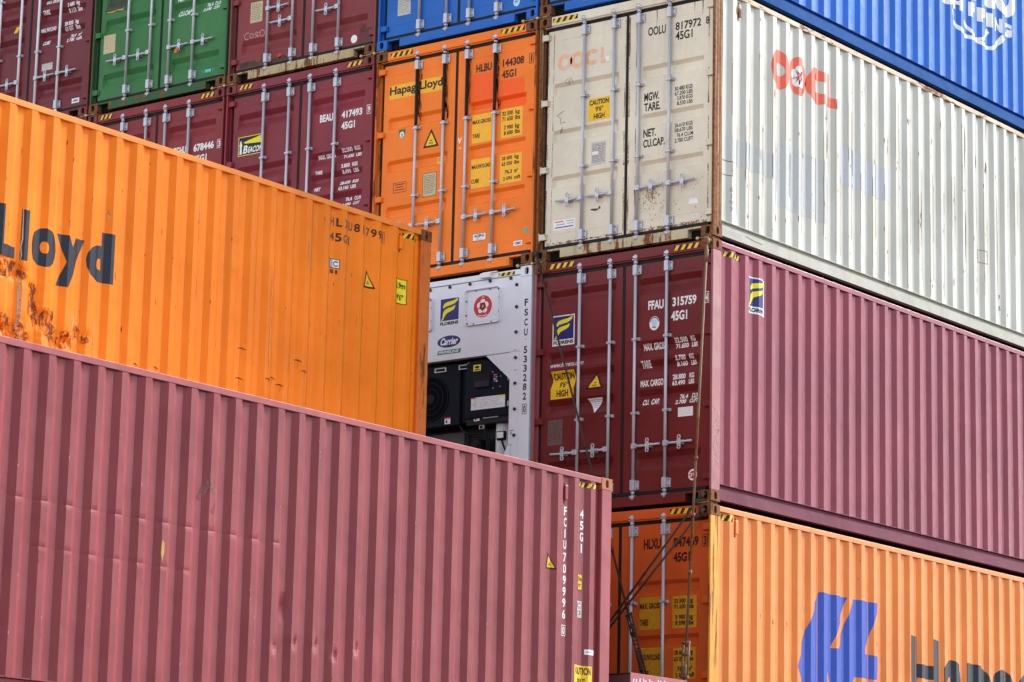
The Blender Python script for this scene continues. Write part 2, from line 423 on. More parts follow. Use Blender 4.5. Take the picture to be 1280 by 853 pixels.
def plate(d, u0, v0, u1, v1, m, ink=None, rows=7, lay=0):
    d.rect(u0, v0, u1, v1, m, lay); w, h = u1 - u0, v1 - v0; ink = ink or PEN
    rr = random.Random(int(u0 * 1000 + v0 * 77))
    for k in range(rows):
        y = v1 - h * (.10 + .82 * k / rows); x0 = u0 + w * .08
        while x0 < u1 - w * .2:
            ww = w * rr.uniform(.08, .3); ww = min(ww, u1 - w * .06 - x0)
            d.rect(x0, y - h * .022, x0 + ww, y, ink, lay + 1); x0 += ww + w * .06
def beacon(d, u0, v0, u1, v1):
    w, h = u1 - u0, v1 - v0; P = lambda x, y: (u0 + x * w, v0 + y * h)
    d.rect(u0, v0, u1, v1, LEMON, 0)
    d.poly([P(.025, .035), P(.975, .035), P(.975, .965), P(.025, .965)], BLACK, 1)
    d.poly([P(.20, .70), P(.965, .95), P(.965, .55), P(.28, .62)], LEMON, 2)
    d.poly([P(.06, .09), P(.15, .09), P(.145, .50), P(.165, .50), P(.155, .60), P(.14, .62), P(.135, .74), P(.105, .80), P(.075, .74), P(.07, .62), P(.055, .60), P(.045, .50), P(.07, .50)], WHITE, 2)
    d.text('B', u0 + .19 * w, v0 + .10 * h, u0 + .36 * w, v0 + .52 * h, WHITE, 2, .02, .2)
    d.text('EACON', u0 + .38 * w, v0 + .10 * h, u0 + .93 * w, v0 + .42 * h, WHITE, 2, .02, .2)

# ------------------------------------------------------------------ container parts
YD = .055                                # face of the doors behind the casting plane
DU, DV = -.042, .015                     # readings were taken on the casting plane
def door_profile(kind, tops):
    """list of (v, extra depth) from foot to head"""
    if kind == 'deep': st, fl, sb, dp = .065, .045, .085, .042
    else: st, fl, sb, dp = .040, .088, .022, .036
    pts = []
    for t in sorted(tops):
        t += DV
        pts += [(t - st - fl - sb, 0), (t - st - fl, dp), (t - st, dp), (t, 0)]
    return pts
def depth_at(pr, v):
    if not pr or v <= pr[0][0] or v >= pr[-1][0]: return 0.
    for (a, da), (b, db) in zip(pr, pr[1:]):
        if a <= v <= b: return da + (db - da) * (v - a) / max(b - a, 1e-6)
    return 0.
V0, V1 = .165, 2.735                     # foot and head of the door leaves
def leaf(mb, u0, u1, r0, r1, pr, m):
    """one door leaf: flat stiles and a pressed panel with recessed bands"""
    us = [u0, r0, r0 + .03, r1 - .03, r1, u1]; vs = [V0] + [p[0] for p in pr] + [V1]
    grid = []
    for v in vs:
        dp = depth_at(pr, v)
        grid.append([mb.bm.verts.new((u - W / 2, YD + (dp if 2 <= i <= 3 else 0), v)) for i, u in enumerate(us)])
    mi = mb.mi(m)
    for a, b in zip(grid, grid[1:]):
        for k in range(5):
            f = mb.bm.faces.new((a[k], a[k + 1], b[k + 1], b[k])); f.material_index = mi
    for (ua, ub, va, vb) in ((u0, u0, V0, V1), (u1, u1, V0, V1)):
        f = mb.bm.faces.new([mb.bm.verts.new(p) for p in ((ua - W / 2, YD, V0), (ua - W / 2, YD + .05, V0), (ua - W / 2, YD + .05, V1), (ua - W / 2, YD, V1))]); f.material_index = mi
    for vv in (V0, V1):
        f = mb.bm.faces.new([mb.bm.verts.new(p) for p in ((u0 - W / 2, YD, vv), (u1 - W / 2, YD, vv), (u1 - W / 2, YD + .05, vv), (u0 - W / 2, YD + .05, vv))]); f.material_index = mi
    # weld seams: thin raised beads under the head and over the foot of the pressed panel
    for v in (2.60, .30):
        mb.box(r0 - W / 2 + .02, r1 - W / 2 - .02, YD - .0025, YD + .002, v, v + .006, m)

def casting_mesh(mb):
    """corner casting with the oval openings on its end and side; origin at its outer corner, x inwards negative"""
    m = cast_r; w, d, h = .162, .178, .118
    def holed(to3, a, b, ca, cb, ra, rb):
        n = 24; mi = mb.mi(m); vi = mb.mi(void)
        rim, inn = [], []
        for k in range(n):
            t = 2 * math.pi * (k + .5) / n; cx, cy = math.cos(t), math.sin(t)
            s = 1 / max(abs(cx) / (a / 2), abs(cy) / (b / 2)) if True else 1
            px, py = a / 2 + cx * s, b / 2 + cy * s
            rim.append(mb.bm.verts.new(to3(px, py, 0)))
            e = (abs(cx) ** 3 + abs(cy) ** 3) ** (-1 / 3)
            inn.append((ca + cx * ra * e, cb + cy * rb * e))
        iv = [mb.bm.verts.new(to3(x, y, 0)) for x, y in inn]; dv = [mb.bm.verts.new(to3(x, y, .035)) for x, y in inn]
        for k in range(n):
            j = (k + 1) % n
            for q, mm in (((rim[k], rim[j], iv[j], iv[k]), mi), ((iv[k], iv[j], dv[j], dv[k]), mi)):
                f = mb.bm.faces.new(q); f.material_index = mm
        f = mb.bm.faces.new(dv); f.material_index = vi  # black cap stands in for the shade deep in the opening
        # the four corner slivers the ring leaves out
        cor = [(0, 0), (a, 0), (a, b), (0, b)]
        for c in cor:
            near = sorted(range(n), key=lambda k: (rim[k].co - Vector(to3(c[0], c[1], 0))).length)[:2]
            f = mb.bm.faces.new((mb.bm.verts.new(to3(c[0], c[1], 0)), mb.bm.verts.new(rim[near[0]].co), mb.bm.verts.new(rim[near[1]].co))); f.material_index = mi
    holed(lambda p, q, z: (-w + p, z, q), w, h, w * .54, h * .5, .029, .042)
    holed(lambda p, q, z: (-z, p, q), d, h, d * .50, h * .5, .026, .041)
    for q in (((-w, 0, 0), (-w, d, 0), (-w, d, h), (-w, 0, h)), ((-w, d, 0), (0, d, 0), (0, d, h), (-w, d, h)),
              ((-w, 0, h), (0, 0, h), (0, d, h), (-w, d, h)), ((-w, 0, 0), (0, 0, 0), (0, d, 0), (-w, d, 0))):
        mb.face(q, m)
def castings(par, m, m_side=None):
    for sx in (1, -1):
        for y, sy in ((0, 1), (L, -1)):
            for z, sz in ((0, 1), (H, -1)):
                o = shared('cast', casting_mesh, 'corner_casting', par, m, (sx * W / 2, y, z)); o.scale = (sx, sy, sz)

BAR_U = (.630, 1.050, 1.395, 1.815)
YB = .024
def bar_mesh(mb):
    """lock rod on the door: tube, cam heads and collars; origin on its axis at the container foot"""
    m = galv
    mb.tube([(0, 0, .10), (0, 0, 2.80)], .0175, m, 14, True)
    for z0, z1 in ((2.775, 2.835), (.075, .125)):
        mb.box(-.032, .030, -.020, .022, z0 + .022, z1 - .012, m, .004); mb.box(-.042, -.018, -.012, .030, z0, z1, m, .004); mb.box(.016, .036, -.010, .030, z0 + .006, z1, m, .004)
        mb.tube([(0, 0, z0), (0, 0, z1)], .022, m, 12)
    for z in (2.745, .155): mb.tube([(0, 0, z - .012), (0, 0, z + .012)], .0235, m, 12)
def keeper_mesh(mb):
    m = galv
    mb.box(-.028, .028, -.024, .026, -.06, .06, m, .006); mb.box(.022, .066, .010, YD - YB, -.05, .05, m, .003); mb.box(-.050, -.022, .014, YD - YB, -.05, .05, m, .003)
    for z in (-.032, .032):
        for x in (.047, -.0385): mb.tube([(x, .014, z), (x, .002, z)], .0065, lash_dark, 8)
def guide_mesh(mb):
    m = galv
    mb.box(-.030, .055, -.022, .010, -.014, .014, m, .004); mb.box(.030, .062, .0, YD - YB, -.018, .018, m, .003); mb.box(-.034, -.018, .0, YD - YB, -.016, .016, m, .003)
    mb.tube([(.045, -.016, 0), (.045, -.027, 0)], .007, lash_dark, 8)
def lever_mesh(mb):
    """door handle lying level in its catch; built to the right of the rod"""
    m = galv
    mb.box(-.012, .050, -.034, -.002, -.030, .030, m, .005)
    mb.tube([(.03, -.022, 0), (.12, -.020, -.004), (.20, -.012, .0), (.36, -.016, .004)], [.017, .014, .012, .013], m, 10)
    mb.box(.045, .13, -.028, -.012, -.012, .012, m, .004)
    # catch: plate with an ear above and one below
    mb.box(.145, .235, .004, YD - YB, -.026, .026, m, .003)
    for s in (1, -1):
        mb.tube([(.195, .006, s * .02), (.195, -.024, s * .035)], .012, m, 8)
        t = []
        for k in range(13):
            a = 2 * math.pi * k / 12; t.append((.195 + .018 * math.cos(a), -.020, s * .052 + .024 * math.sin(a)))
        mb.tube(t, .0075, m, 6, False)
    mb.box(.17, .22, -.026, -.016, -.030, .030, m, .003)
def hinge_mesh(mb):
    m = ffau
    mb.box(0, .118, -.018, .012, -.036, .036, m, .008); mb.box(.07, .128, .0, .03, -.030, .030, m, .004)
    mb.tube([(.020, -.004, -.05), (.020, -.004, .05)], .016, m, 10)

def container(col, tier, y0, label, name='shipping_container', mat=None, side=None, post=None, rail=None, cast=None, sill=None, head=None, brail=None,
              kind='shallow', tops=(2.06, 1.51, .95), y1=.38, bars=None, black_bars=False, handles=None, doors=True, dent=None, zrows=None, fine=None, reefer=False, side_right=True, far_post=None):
    root = thing(name, (xmid(col), y0, zbot(tier)), label, 'shipping container' if not reefer else 'refrigerated container', 'shipping containers stacked in tiers')
    side = side or mat; post = post or mat; rail = rail or side; cast = cast or cast_m; sill = sill or mat; head = head or mat; brail = brail or side; bars = bars or galv
    # corner posts: at the door end a slim face towards the doors, deep along the side
    def posts(mb):
        mb.box(W / 2 - .031, W / 2 - .003, .004, .172, .118, H - .118, mat, .006); mb.box(W / 2 - .052, W / 2 - .031, .064, .172, .118, H - .118, mat)
        mb.box(W / 2 - .100, W / 2 - .052, .105, .165, .118, H - .118, mat)
    for sx in (1, -1):
        o = shared('post', posts, 'corner_post', root, post); o.scale = (sx, 1, 1)
        o = shared('post', posts, 'corner_post', root, far_post or post, (0, L, 0)); o.scale = (sx, -1, 1)
    def toprail(mb): mb.box(W / 2 - .062, W / 2 - .004, .178, L - .178, H - .066, H - .008, mat, .004)
    def botrail(mb):
        x = W / 2; q = [(x - .006, .026), (x - .006, .146), (x - .034, .150), (x - .052, .158), (x - .052, .190), (x - .012, .1965), (x - .012, .206), (x - .080, .206), (x - .080, .026)]
        t = bmesh.new(); a = [t.verts.new((p, .178, z)) for p, z in q]; b = [t.verts.new((p, L - .178, z)) for p, z in q]
        for k in range(len(q)): t.faces.new((a[k], a[(k + 1) % len(q)], b[(k + 1) % len(q)], b[k]))
        mb.merge(t, mat)
    for sx in (1, -1):
        o = shared('toprail', toprail, 'top_rail', root, rail); o.scale = (sx, 1, 1)
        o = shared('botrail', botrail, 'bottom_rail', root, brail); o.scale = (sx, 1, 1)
    castings(root, cast)
    if not reefer:
        if dent:
            mb = MB(); side_wall(mb, y1, side, 1, dent, zrows, fine); mb.build('side_panel', root)
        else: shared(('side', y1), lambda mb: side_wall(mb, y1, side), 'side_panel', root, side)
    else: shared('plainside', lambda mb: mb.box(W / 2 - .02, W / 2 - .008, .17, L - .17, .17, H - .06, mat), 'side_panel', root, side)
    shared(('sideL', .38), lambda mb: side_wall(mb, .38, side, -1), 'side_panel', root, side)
    shared('roof', lambda mb: mb.box(-W / 2 + .03, W / 2 - .03, .05, L - .05, H - .045, H - .02, mat), 'roof_panel', root, rail)
    shared('floor', lambda mb: mb.box(-W / 2 + .06, W / 2 - .06, .16, L - .06, .055, .16, void), 'floor', root, None)
    shared('endwall', lambda mb: mb.box(-W / 2 + .05, W / 2 - .05, L - .06, L - .03, .10, H - .05, mat), 'end_wall', root, mat)
    if reefer: return root, None
    # door end
    shared('header', lambda mb: (mb.box(-W / 2 + .163, W / 2 - .163, .012, .10, 2.783, H - .006, mat, .005), mb.box(-W / 2 + .055, W / 2 - .055, .030, .10, 2.768, 2.784, mat)), 'door_header', root, head)
    def sillm(mb):
        mb.box(-W / 2 + .345, W / 2 - .345, .010, .10, .006, .118, mat, .005)
        for s in (1, -1):
            a, b = sorted((s * (W / 2 - .163), s * (W / 2 - .342)))
            mb.box(a, b, .010, .10, .096, .118, mat, .004); mb.box(a, b, .085, .10, .004, .096, void)  # black back plate paints the shade in the sill cutouts
    shared('sill', sillm, 'door_sill', root, sill)
    def gask_shade(mb):
        for v0, v1 in ((.116, .170), (2.728, 2.772)): mb.box(-W / 2 + .10, W / 2 - .10, YD - .002, YD + .02, v0, v1, rubber_and_shade)
        mb.box(-.017, .017, YD - .005, YD + .02, .170, 2.728, rubber_and_shade); mb.box(-.045, .045, YD - .008, YD + .019, 2.733, 2.775, rubber_and_shade)
        for s in (1, -1):
            a, b = sorted((s * (W / 2 - .052), s * (W / 2 - (.100 if s < 0 else .066)))); mb.box(a, b, .085, .104, .119, 2.777, rubber_and_shade)  # not gasket: black strips paint the shade in the gaps beside the posts
    shared('gask_shade', gask_shade, 'gasket_and_gap_shade', root, None)
    pr = door_profile(kind, tops)
    key = (kind, tuple(tops))
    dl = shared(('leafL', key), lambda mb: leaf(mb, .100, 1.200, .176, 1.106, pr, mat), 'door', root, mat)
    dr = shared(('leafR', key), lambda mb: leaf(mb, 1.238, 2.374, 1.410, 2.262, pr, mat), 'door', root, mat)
    for s, d in ((-1, dl), (1, dr)):
        for z in (.275, 1.065, 1.865, 2.655):
            o = shared('hinge', hinge_mesh, 'hinge', d, mat, (s * (W / 2 - .006), .036, z)); o.scale = (-s, 1, 1)
    hs = handles or ((.67, -1), (.67, -1), (.67, 1), (.67, 1))
    for i, u in enumerate(BAR_U):
        b = shared('bar', bar_mesh, 'locking_bar', root, bars, (u - W / 2, YB, 0))
        for z in (2.66, .24): shared('keeper', keeper_mesh, 'bracket', b, galv, (0, 0, z))
        for z in (1.872, 1.04): shared('guide', guide_mesh, 'bracket', b, galv, (0, 0, z))
        if hs[i]:
            z, s = hs[i]; o = shared('lever', lever_mesh, 'handle', b, galv, (0, 0, z)); o.scale = (s, 1, 1)
        if black_bars:
            def sleeve(mb): mb.tube([(0, 0, 1.90), (0, 0, 1.97), (0, 0, 2.775)], [.0178, .0205, .0215], SMEAR, 12)
            shared('sleeve', sleeve, 'grease_sleeve', b, SMEAR)
    def surf(u, v, off): return (u - W / 2, YD + depth_at(pr, v) - off, v)
    def D(du=DU, dv=DV): return Decal(surf, (), [p[0] for p in pr], du, dv)
    return root, dict(D=D, left=dl, right=dr, root=root)

def head_stripes(root, u=((.20, .56), (1.90, 2.25)), n=4, cut=None):
    d = Decal(lambda u, v, off: (u - W / 2, .012 - off, v), base=.001)
    for a, b in u: d.stripes(a, 2.812, b, 2.868, n)
    d.build('hazard_tape', root)
def side_decal(y1, u_from=0., dent=None):
    bp, ev = profile(y1)
    if dent: return Decal(lambda y, v, off: (W / 2 + ev(y) + dent(y, v, ev(y)) + off + .002, y, v), [p[0] for p in bp] + [L - 6.6 + .03 * k for k in range(60)], [.5 + .036 * k for k in range(28)], u_from, 0, .0016)
    return Decal(lambda y, v, off: (W / 2 + ev(y) + off, y, v), [p[0] for p in bp], (), u_from, 0, .0016)
def vent(root, y, v, mat, ev_x=XI):
    mb = MB(); x = W / 2 + ev_x
    mb.box(x, x + .004, y, y + .062, v - .105, v + .105, mat); mb.box(x + .002, x + .036, y + .006, y + .056, v - .075, v + .075, mat, .007)
    for z in (-.092, .092): mb.tube([(x + .002, y + .031, v + z), (x + .012, y + .031, v + z)], .010, lash_dark, 8)
    return mb.build('side_vent', root)

# ------------------------------------------------------------------ the stack seen from its doors
def rows(d, lst, m, lay=0, bold=.022):
    for body, u0, u1, v0, v1 in lst: d.text(body, u0, v0, u1, v1, m, lay, bold)
def boxed(d, ch, u0, u1, v0, v1, m, bold=.02):
    d.frame(u0, v0, u1, v1, .007, m); w = u1 - u0
    d.text(ch, u0 + w * (.36 if ch == '1' else .24), v0 + .018, u1 - w * (.36 if ch == '1' else .22), v1 - .018, m, 0, bold)

# ---- white container, corner column
wc, w = container(0, 1, 0, 'cream white container at the corner, streaked with rust, red ring letters on its side',
    mat=oolu, side=oolu_side, post=oolu_post, rail=oolu_rail, cast=cast_o, sill=oolu_sill, brail=oolu_brail, tops=(2.072, 1.512, .965))
head_stripes(wc, ((.185, .54),))
d = w['D']()
rows(d, [('OOLU', 1.542, 1.784, 2.42, 2.522), ('817972', 1.915, 2.26, 2.42, 2.517), ('8', 2.323, 2.368, 2.426, 2.515), ('45G1', 1.916, 2.146, 2.305, 2.406)], BLACK, 0, .008)
rows(d, [('MGW.', 1.50, 1.705, 1.658, 1.757), ('TARE.', 1.50, 1.72, 1.54, 1.637), ('NET.', 1.493, 1.668, 1.238, 1.333), ('CU.CAP.', 1.494, 1.785, 1.12, 1.212)], BLACK, 0, .014)
rows(d, [('30.480 KGS', 1.912, 2.154, 1.717, 1.765), ('67.200 LBS', 1.913, 2.155, 1.66, 1.708), ('3.870 KGS', 1.945, 2.156, 1.603, 1.65), ('8.530 LBS', 1.945, 2.155, 1.545, 1.592),
         ('26.610 KGS', 1.917, 2.158, 1.292, 1.338), ('58.670 LBS', 1.918, 2.158, 1.235, 1.281), ('76.4 CU.M', 1.945, 2.165, 1.175, 1.222), ('2.700 CUFT', 1.92, 2.168, 1.114, 1.162)], BLACK, 0, .006)
d.build('lettering', w['right'])
d = w['D']()
for k, u in enumerate((.365, .55)): d.ring(u + .01, 2.315, .108, .098, .052, .046, FADE_O, 0)
d.ring(.765, 2.312, .105, .096, .050, .045, FADE_O, 0, a0=40, a1=320)
d.rect(.885, 2.215, .925, 2.405, FADE_O); d.rect(.925, 2.215, 1.008, 2.262, FADE_O)
d.rect(.955, 2.225, 1.012, 2.29, WHITE, 1)
d.build('faded_logo', w['left'])
d = w['D'](); caution(d, .722, 1.545, 1.026, 1.812); d.build('caution_label', w['left'])
d = w['D'](); plate(d, .777, 1.02, .98, 1.29, ALU, PEN, 12); d.rect(.79, 1.14, .88, 1.18, WHITE, 3); d.build('data_plate', w['left'])
d = w['D'](); d.rect(.26, .327, .57, .442, WHITE)
for k, (a, b, m) in enumerate(((.28, .40, LOGO_R), (.30, .42, GREYT), (.28, .54, LOGO_B))): d.rect(a, .415 - k * .033, b, .427 - k * .033, m, 1)
d.rect(.44, .415, .55, .424, GREYT, 1); d.rect(.45, .385, .55, .394, GREYT, 1); d.build('paper_label', w['left'])
d = w['D']()
rr = random.Random(4)
for (cu, cv) in ((.33, 1.70), (.37, 1.62), (.40, 2.07), (.45, 2.10), (.31, 1.50)):
    p = [(cu + rr.uniform(-.06, .06), cv + rr.uniform(-.05, .05)) for _ in range(4)]; d.line(p, .007, PEN)
for (a, b) in (((.78, .655 - .15), (.87, .50)), ((.90, .53), (.91, .50))): d.line([a, b], .018, rust_ink)
d.line([(.80, .50), (.84, .488), (.88, .497), (.91, .53)], .012, rust_ink); d.build('scribble', w['left'])
d = w['D'](); d.poly([(2.11, .386), (2.247, .382), (2.222, .445), (2.20, .455), (2.128, .455)], WHITE)
for k in range(5): d.rect(2.14 + k * .018, .44, 2.148 + k * .018, .448, GREYT, 1)
d.frame(2.143, .222, 2.268, .268, .005, WHITE); d.text('CIMC', 2.155, .233, 2.256, .257, WHITE, 0, .02); d.build('maker_label', w['right'])
d = w['D']()                                                    # rust blown out below the third handle and runs down the leaf
for k in range(210):
    a = rr.gauss(0, .085); b = abs(rr.gauss(0, .11)); q = rr.uniform(.0018, .0060)
    d.ell(1.60 + a * (.35 + b * 3.2), .635 - b * 1.1, q, q * rr.uniform(.8, 2.2), rr.choice((rust_ink, rust_ink2, rust_ink2)), 0, 7)
for k in range(46):
    q = rr.uniform(.003, .008); d.ell(rr.uniform(1.46, 2.3), rr.uniform(.22, .7), q, q, rust_ink, 0, 6)
for (u, v0, v1, ww) in ((2.28, 2.55, 2.73, .016), (2.17, 2.60, 2.73, .011), (1.66, 2.52, 2.72, .013), (1.385, 2.1, 2.6, .007), (1.39, .45, .66, .03)):
    d.line([(u, v1), (u + .004, (v0 + v1) / 2), (u - .002, v0)], [ww, ww * .6, ww * .15], rust_ink)
d.build('rust_stain', w['right'])
for leaf_, us in ((w['left'], ((.150, .012), (1.228, .016), (.222, .010))), (w['right'], ((1.292, .022), (2.368, .016), (1.385, .008)))):
    d = w['D']()
    for u, ww in us:
        n = 26; d.line([(u + rr.uniform(-.003, .003), .19 + 2.5 * k / n) for k in range(n + 1)], [ww * rr.uniform(.2, 1.3) for _ in range(n + 1)], edge_rust)
    d.line([(us[0][0] + .01 + (us[1][0] - us[0][0] - .02) * k / 20, .165 + rr.uniform(0, .012)) for k in range(21)], [rr.uniform(.01, .05) for _ in range(21)], edge_rust)
    d.build('edge_rust', leaf_)
vent(wc, .494, 2.695, oolu_rail)
sd = side_decal(.38)
O = PALE_R
sd.ring(1.385, 2.238, .192, .234, .098, .078, O); sd.ring(1.792, 2.252, .190, .232, .10, .098, O)
for k in range(5):
    a = R(90 + 72 * k); sd.ell(1.785 + .075 * math.cos(a), 2.242 + .075 * math.sin(a), .062, .062, WHITE, 1, 14)
for k in range(6): sd.line([(1.74 + .02 * k, 2.18 + .02 * (k % 3)), (1.76 + .018 * k, 2.25 + .02 * (k % 2)), (1.745 + .02 * k, 2.30)], .012, LOGO_R, 2)
sd.poly([(1.985, 2.30), (2.094, 2.444), (2.20, 2.468), (2.359, 2.436), (2.359, 2.322), (2.150, 2.322), (2.150, 2.170), (2.359, 2.177), (2.359, 2.062), (2.25, 2.03), (2.10, 2.04), (2.0, 2.12), (1.952, 2.20)], O)
sd.poly([(2.412, 2.455), (2.492, 2.462), (2.492, 2.185), (2.632, 2.183), (2.632, 2.062), (2.412, 2.054)], O)
sd.build('side_logo', wc)
sd = side_decal(.38)                                            # overpainted rectangles and scraped rust on the ribs
PRIMER = flat('grey repair paint', (.495, .49, .475), .45, var=.05); PRIMER2 = flat('bluish repair paint', (.51, .515, .54), .45, var=.05)
sd.rect(1.273, .62, 2.40, 1.37, PRIMER, 0); sd.rect(2.732, 1.20, 3.32, 1.66, PRIMER2, 0); sd.rect(3.33, 1.2, 3.93, 1.60, PRIMER2, 0); sd.rect(.30, .9, 1.27, 1.2, PRIMER, 0)
rr = random.Random(11)
for k in range(150):
    i = rr.randrange(0, 30); y = .38 + i * PITCH + rr.choice((.002, .07, .036, .14)) + rr.uniform(-.006, .006); v = rr.uniform(.25, 2.75); h = abs(rr.gauss(0, .05)) + .012
    sd.line([(y, v), (y + rr.uniform(-.006, .006), v - h * .5), (y, v - h)], [.004, rr.uniform(.006, .016), .003], rust_ink, 1)
for (y, v1, v0, ww) in ((2.39, 1.76, 1.40, .018), (2.385, 2.1, 1.75, .010), (5.72, 2.62, 2.02, .022), (6.27, 2.26, 2.10, .03), (6.0, 2.26, 2.12, .022), (5.72, 1.5, .9, .018), (5.45, 1.9, .9, .012), (4.6, 1.5, .8, .01), (6.28, 2.9, 2.5, .01), (6.55, 1.9, .5, .012)):
    sd.line([(y, v1), (y + .006, v1 * .6 + v0 * .4), (y - .004, v0)], [.004, ww, .003], rust_ink, 1)
for i in range(0, 30):
    for off_ in (.0, .070, .142):
        if rr.random() < .75:
            y = .38 + i * PITCH + off_ + rr.uniform(-.004, .004); a = rr.uniform(1.2, 2.82); h = rr.uniform(.4, 2.2); n = 6
            sd.line([(y + rr.uniform(-.003, .003), a - h * k / n) for k in range(n + 1) if a - h * k / n > .2] or [(y, a), (y, a - .1)], rr.uniform(.007, .016), rib_stain, 0)
for (y0_, v0_) in ((.20, .74), (6.10, .92)): sd.frame(y0_, v0_, y0_ + .19, v0_ + .17, .007, rust_ink, 1)
sd.upright('6197', .375, .62, .33, .05, GREYT, 1, .0); sd.upright('7 5', 6.66, .60, .40, .06, LOGO_B, 1, 0.)
sd.build('worn_patches', wc)
d = Decal(lambda y, v, off: (W / 2 - .006 + off, y, v))
for k in range(5): d.line([(.24 + k * .07, .07), (.26 + k * .07, .115), (.285 + k * .07, .06)], .006, GREYT)
d.line([(.66, .115), (.80, .095), (1.0, .088)], .008, BROWN_T); d.build('scribble', wc)

# ---- maroon container under the white one
fc, f = container(0, 0, 0, 'maroon corner container between the cream white one above and a dull orange one below',
    mat=ffau, side=ffau_side, post=ffau_post, rail=ffau_side, brail=ffau_brail, cast=cast_r, kind='deep', tops=(2.545, 1.836, 1.607, 1.285, .583))
head_stripes(fc, ((.205, .565), (1.915, 2.262)))
d = f['D']()
rows(d, [('FFAU', 1.592, 1.798, 2.177, 2.28), ('315759', 1.916, 2.231, 2.18, 2.283), ('45G1', 1.90, 2.112, 2.02, 2.128)], WHITE, 0, .018)
boxed(d, '4', 2.338, 2.396, 2.172, 2.30, WHITE)
rows(d, [('MAX. GROSS', 1.515, 1.813, 1.728, 1.805), ('TARE', 1.50, 1.627, 1.53, 1.612), ('MAX. CARGO', 1.503, 1.808, 1.315, 1.39), ('CU.  CAP.', 1.52, 1.742, 1.112, 1.18)], WHITE, 0, .02)
rows(d, [('32.500', 1.936, 2.105, 1.775, 1.83), ('KG', 2.148, 2.205, 1.775, 1.83), ('71.650', 1.942, 2.11, 1.71, 1.765), ('LBS', 2.152, 2.226, 1.71, 1.765),
         ('3.700', 1.957, 2.092, 1.575, 1.63), ('KG', 2.142, 2.198, 1.575, 1.63), ('8.160', 1.96, 2.10, 1.51, 1.562), ('LBS', 2.146, 2.217, 1.51, 1.562),
         ('28.800', 1.93, 2.10, 1.36, 1.417), ('KG', 2.15, 2.21, 1.36, 1.417), ('63.490', 1.925, 2.092, 1.294, 1.347), ('LBS', 2.143, 2.213, 1.294, 1.347),
         ('76.4', 2.005, 2.11, 1.14, 1.197), ('CU.M.', 2.16, 2.262, 1.14, 1.197), ('2.700', 1.965, 2.105, 1.083, 1.132), ('CU.FT.', 2.152, 2.264, 1.083, 1.132)], WHITE, 0, .016)
d.build('lettering', f['right'])
d = f['D'](); d.ell(1.677, 2.02, .066, .079, WHITE); d.ring(1.677, 2.02, .060, .072, .050, .060, NAVY_T, 1, a0=15, a1=165); d.ell(1.677, 2.026, .034, .044, ICE, 2); d.rect(1.652, 1.97, 1.70, 1.982, NAVY_T, 2); d.build('class_seal', f['right'])
d = f['D'](); plate(d, 2.004, .94, 2.20, 1.043, WHITE, GREYT, 5); d.build('paper_label', f['right'])
d = f['D'](); d.ell(2.204, .288, .057, .062, WHITE); d.ell(2.204, .288, .040, .044, LOGO_R, 1); d.line([(2.18, .27), (2.23, .31)], .012, WHITE, 2); d.line([(2.175, .305), (2.235, .278)], .01, WHITE, 2); d.build('round_label', f['right'])
d = f['D'](); florens(d, .278, 1.905, .586, 2.254); d.build('company_logo', f['left'])
d = f['D'](); d.text('www.florens.com', .237, 1.66, .702, 1.722, WORNW, 0, .0); d.build('lettering', f['left'])
d = f['D'](); caution(d, .268, 1.294, .588, 1.614); d.build('caution_label', f['left'])
d = f['D'](); warn_tri(d, (.870, 1.552), (.770, 1.368), (.988, 1.368)); d.build('warning_label', f['left'])
d = f['D'](); d.poly([(.773, 1.26), (.978, 1.26), (.881, 1.088)], WHITE)
for k in range(5): ww = .085 - k * .015; d.rect(.877 - ww, 1.238 - k * .022, .877 + ww, 1.246 - k * .022, GREYT, 1)
d.build('warning_label', f['left'])
d = f['D'](); plate(d, .238, .77, .44, 1.056, GREYPL, ffau, 11); d.build('data_plate', f['left'])
sd = side_decal(.38); florens(sd, .756, 2.207, 1.097, 2.622); sd.build('company_logo', fc)
sd = side_decal(.38); sd.stripes(.262, 2.745, .60, 2.803, 4); sd.build('hazard_tape', fc)
d = Decal(lambda y, v, off: (W / 2 - .003 + off, y, v)); rr = random.Random(3)
for k in range(12):
    y = .06 + .05 * (k % 2); v = 1.02 - k * .052; d.line([(y + rr.uniform(-.03, .04), v + rr.uniform(-.03, .03)) for _ in range(5)], .007, CHALK)
d.build('scribble', fc)

# ---- dull orange container at the foot of the corner column
oc, o_ = container(0, -1, 0, 'dull orange container under the maroon corner one, blue ship emblem on its side',
    mat=hlxu, side=hlxu_side, post=post_y, rail=hlxu_side, cast=cast_o, tops=(2.095, 1.505, .93))
head_stripes(oc, ((.2, .55), (1.90, 2.24)))
d = o_['D']()
rows(d, [('HLXU', 1.573, 1.80, 2.44, 2.554), ('847469', 1.963, 2.29, 2.44, 2.552), ('45G1', 1.966, 2.179, 2.28, 2.386)], BROWN_T, 0, .03)
boxed(d, '3', 2.338, 2.408, 2.425, 2.562, BROWN_T, .03)
for (a, b, c, e) in ((1.53, 1.568, 1.806, 1.92), (1.96, 1.566, 2.272, 1.913), (1.535, 1.02, 1.815, 1.375), (1.977, 1.02, 2.265, 1.355)): d.rect(a, b, c, e, AMBER_D)
rows(d, [('MAX. GROSS', 1.532, 1.796, 1.79, 1.855), ('TARE', 1.535, 1.645, 1.61, 1.68), ('MAX.PAYLOAD', 1.54, 1.81, 1.235, 1.30), ('CUBE', 1.543, 1.66, 1.06, 1.125)], BROWN_T, 1, .03)
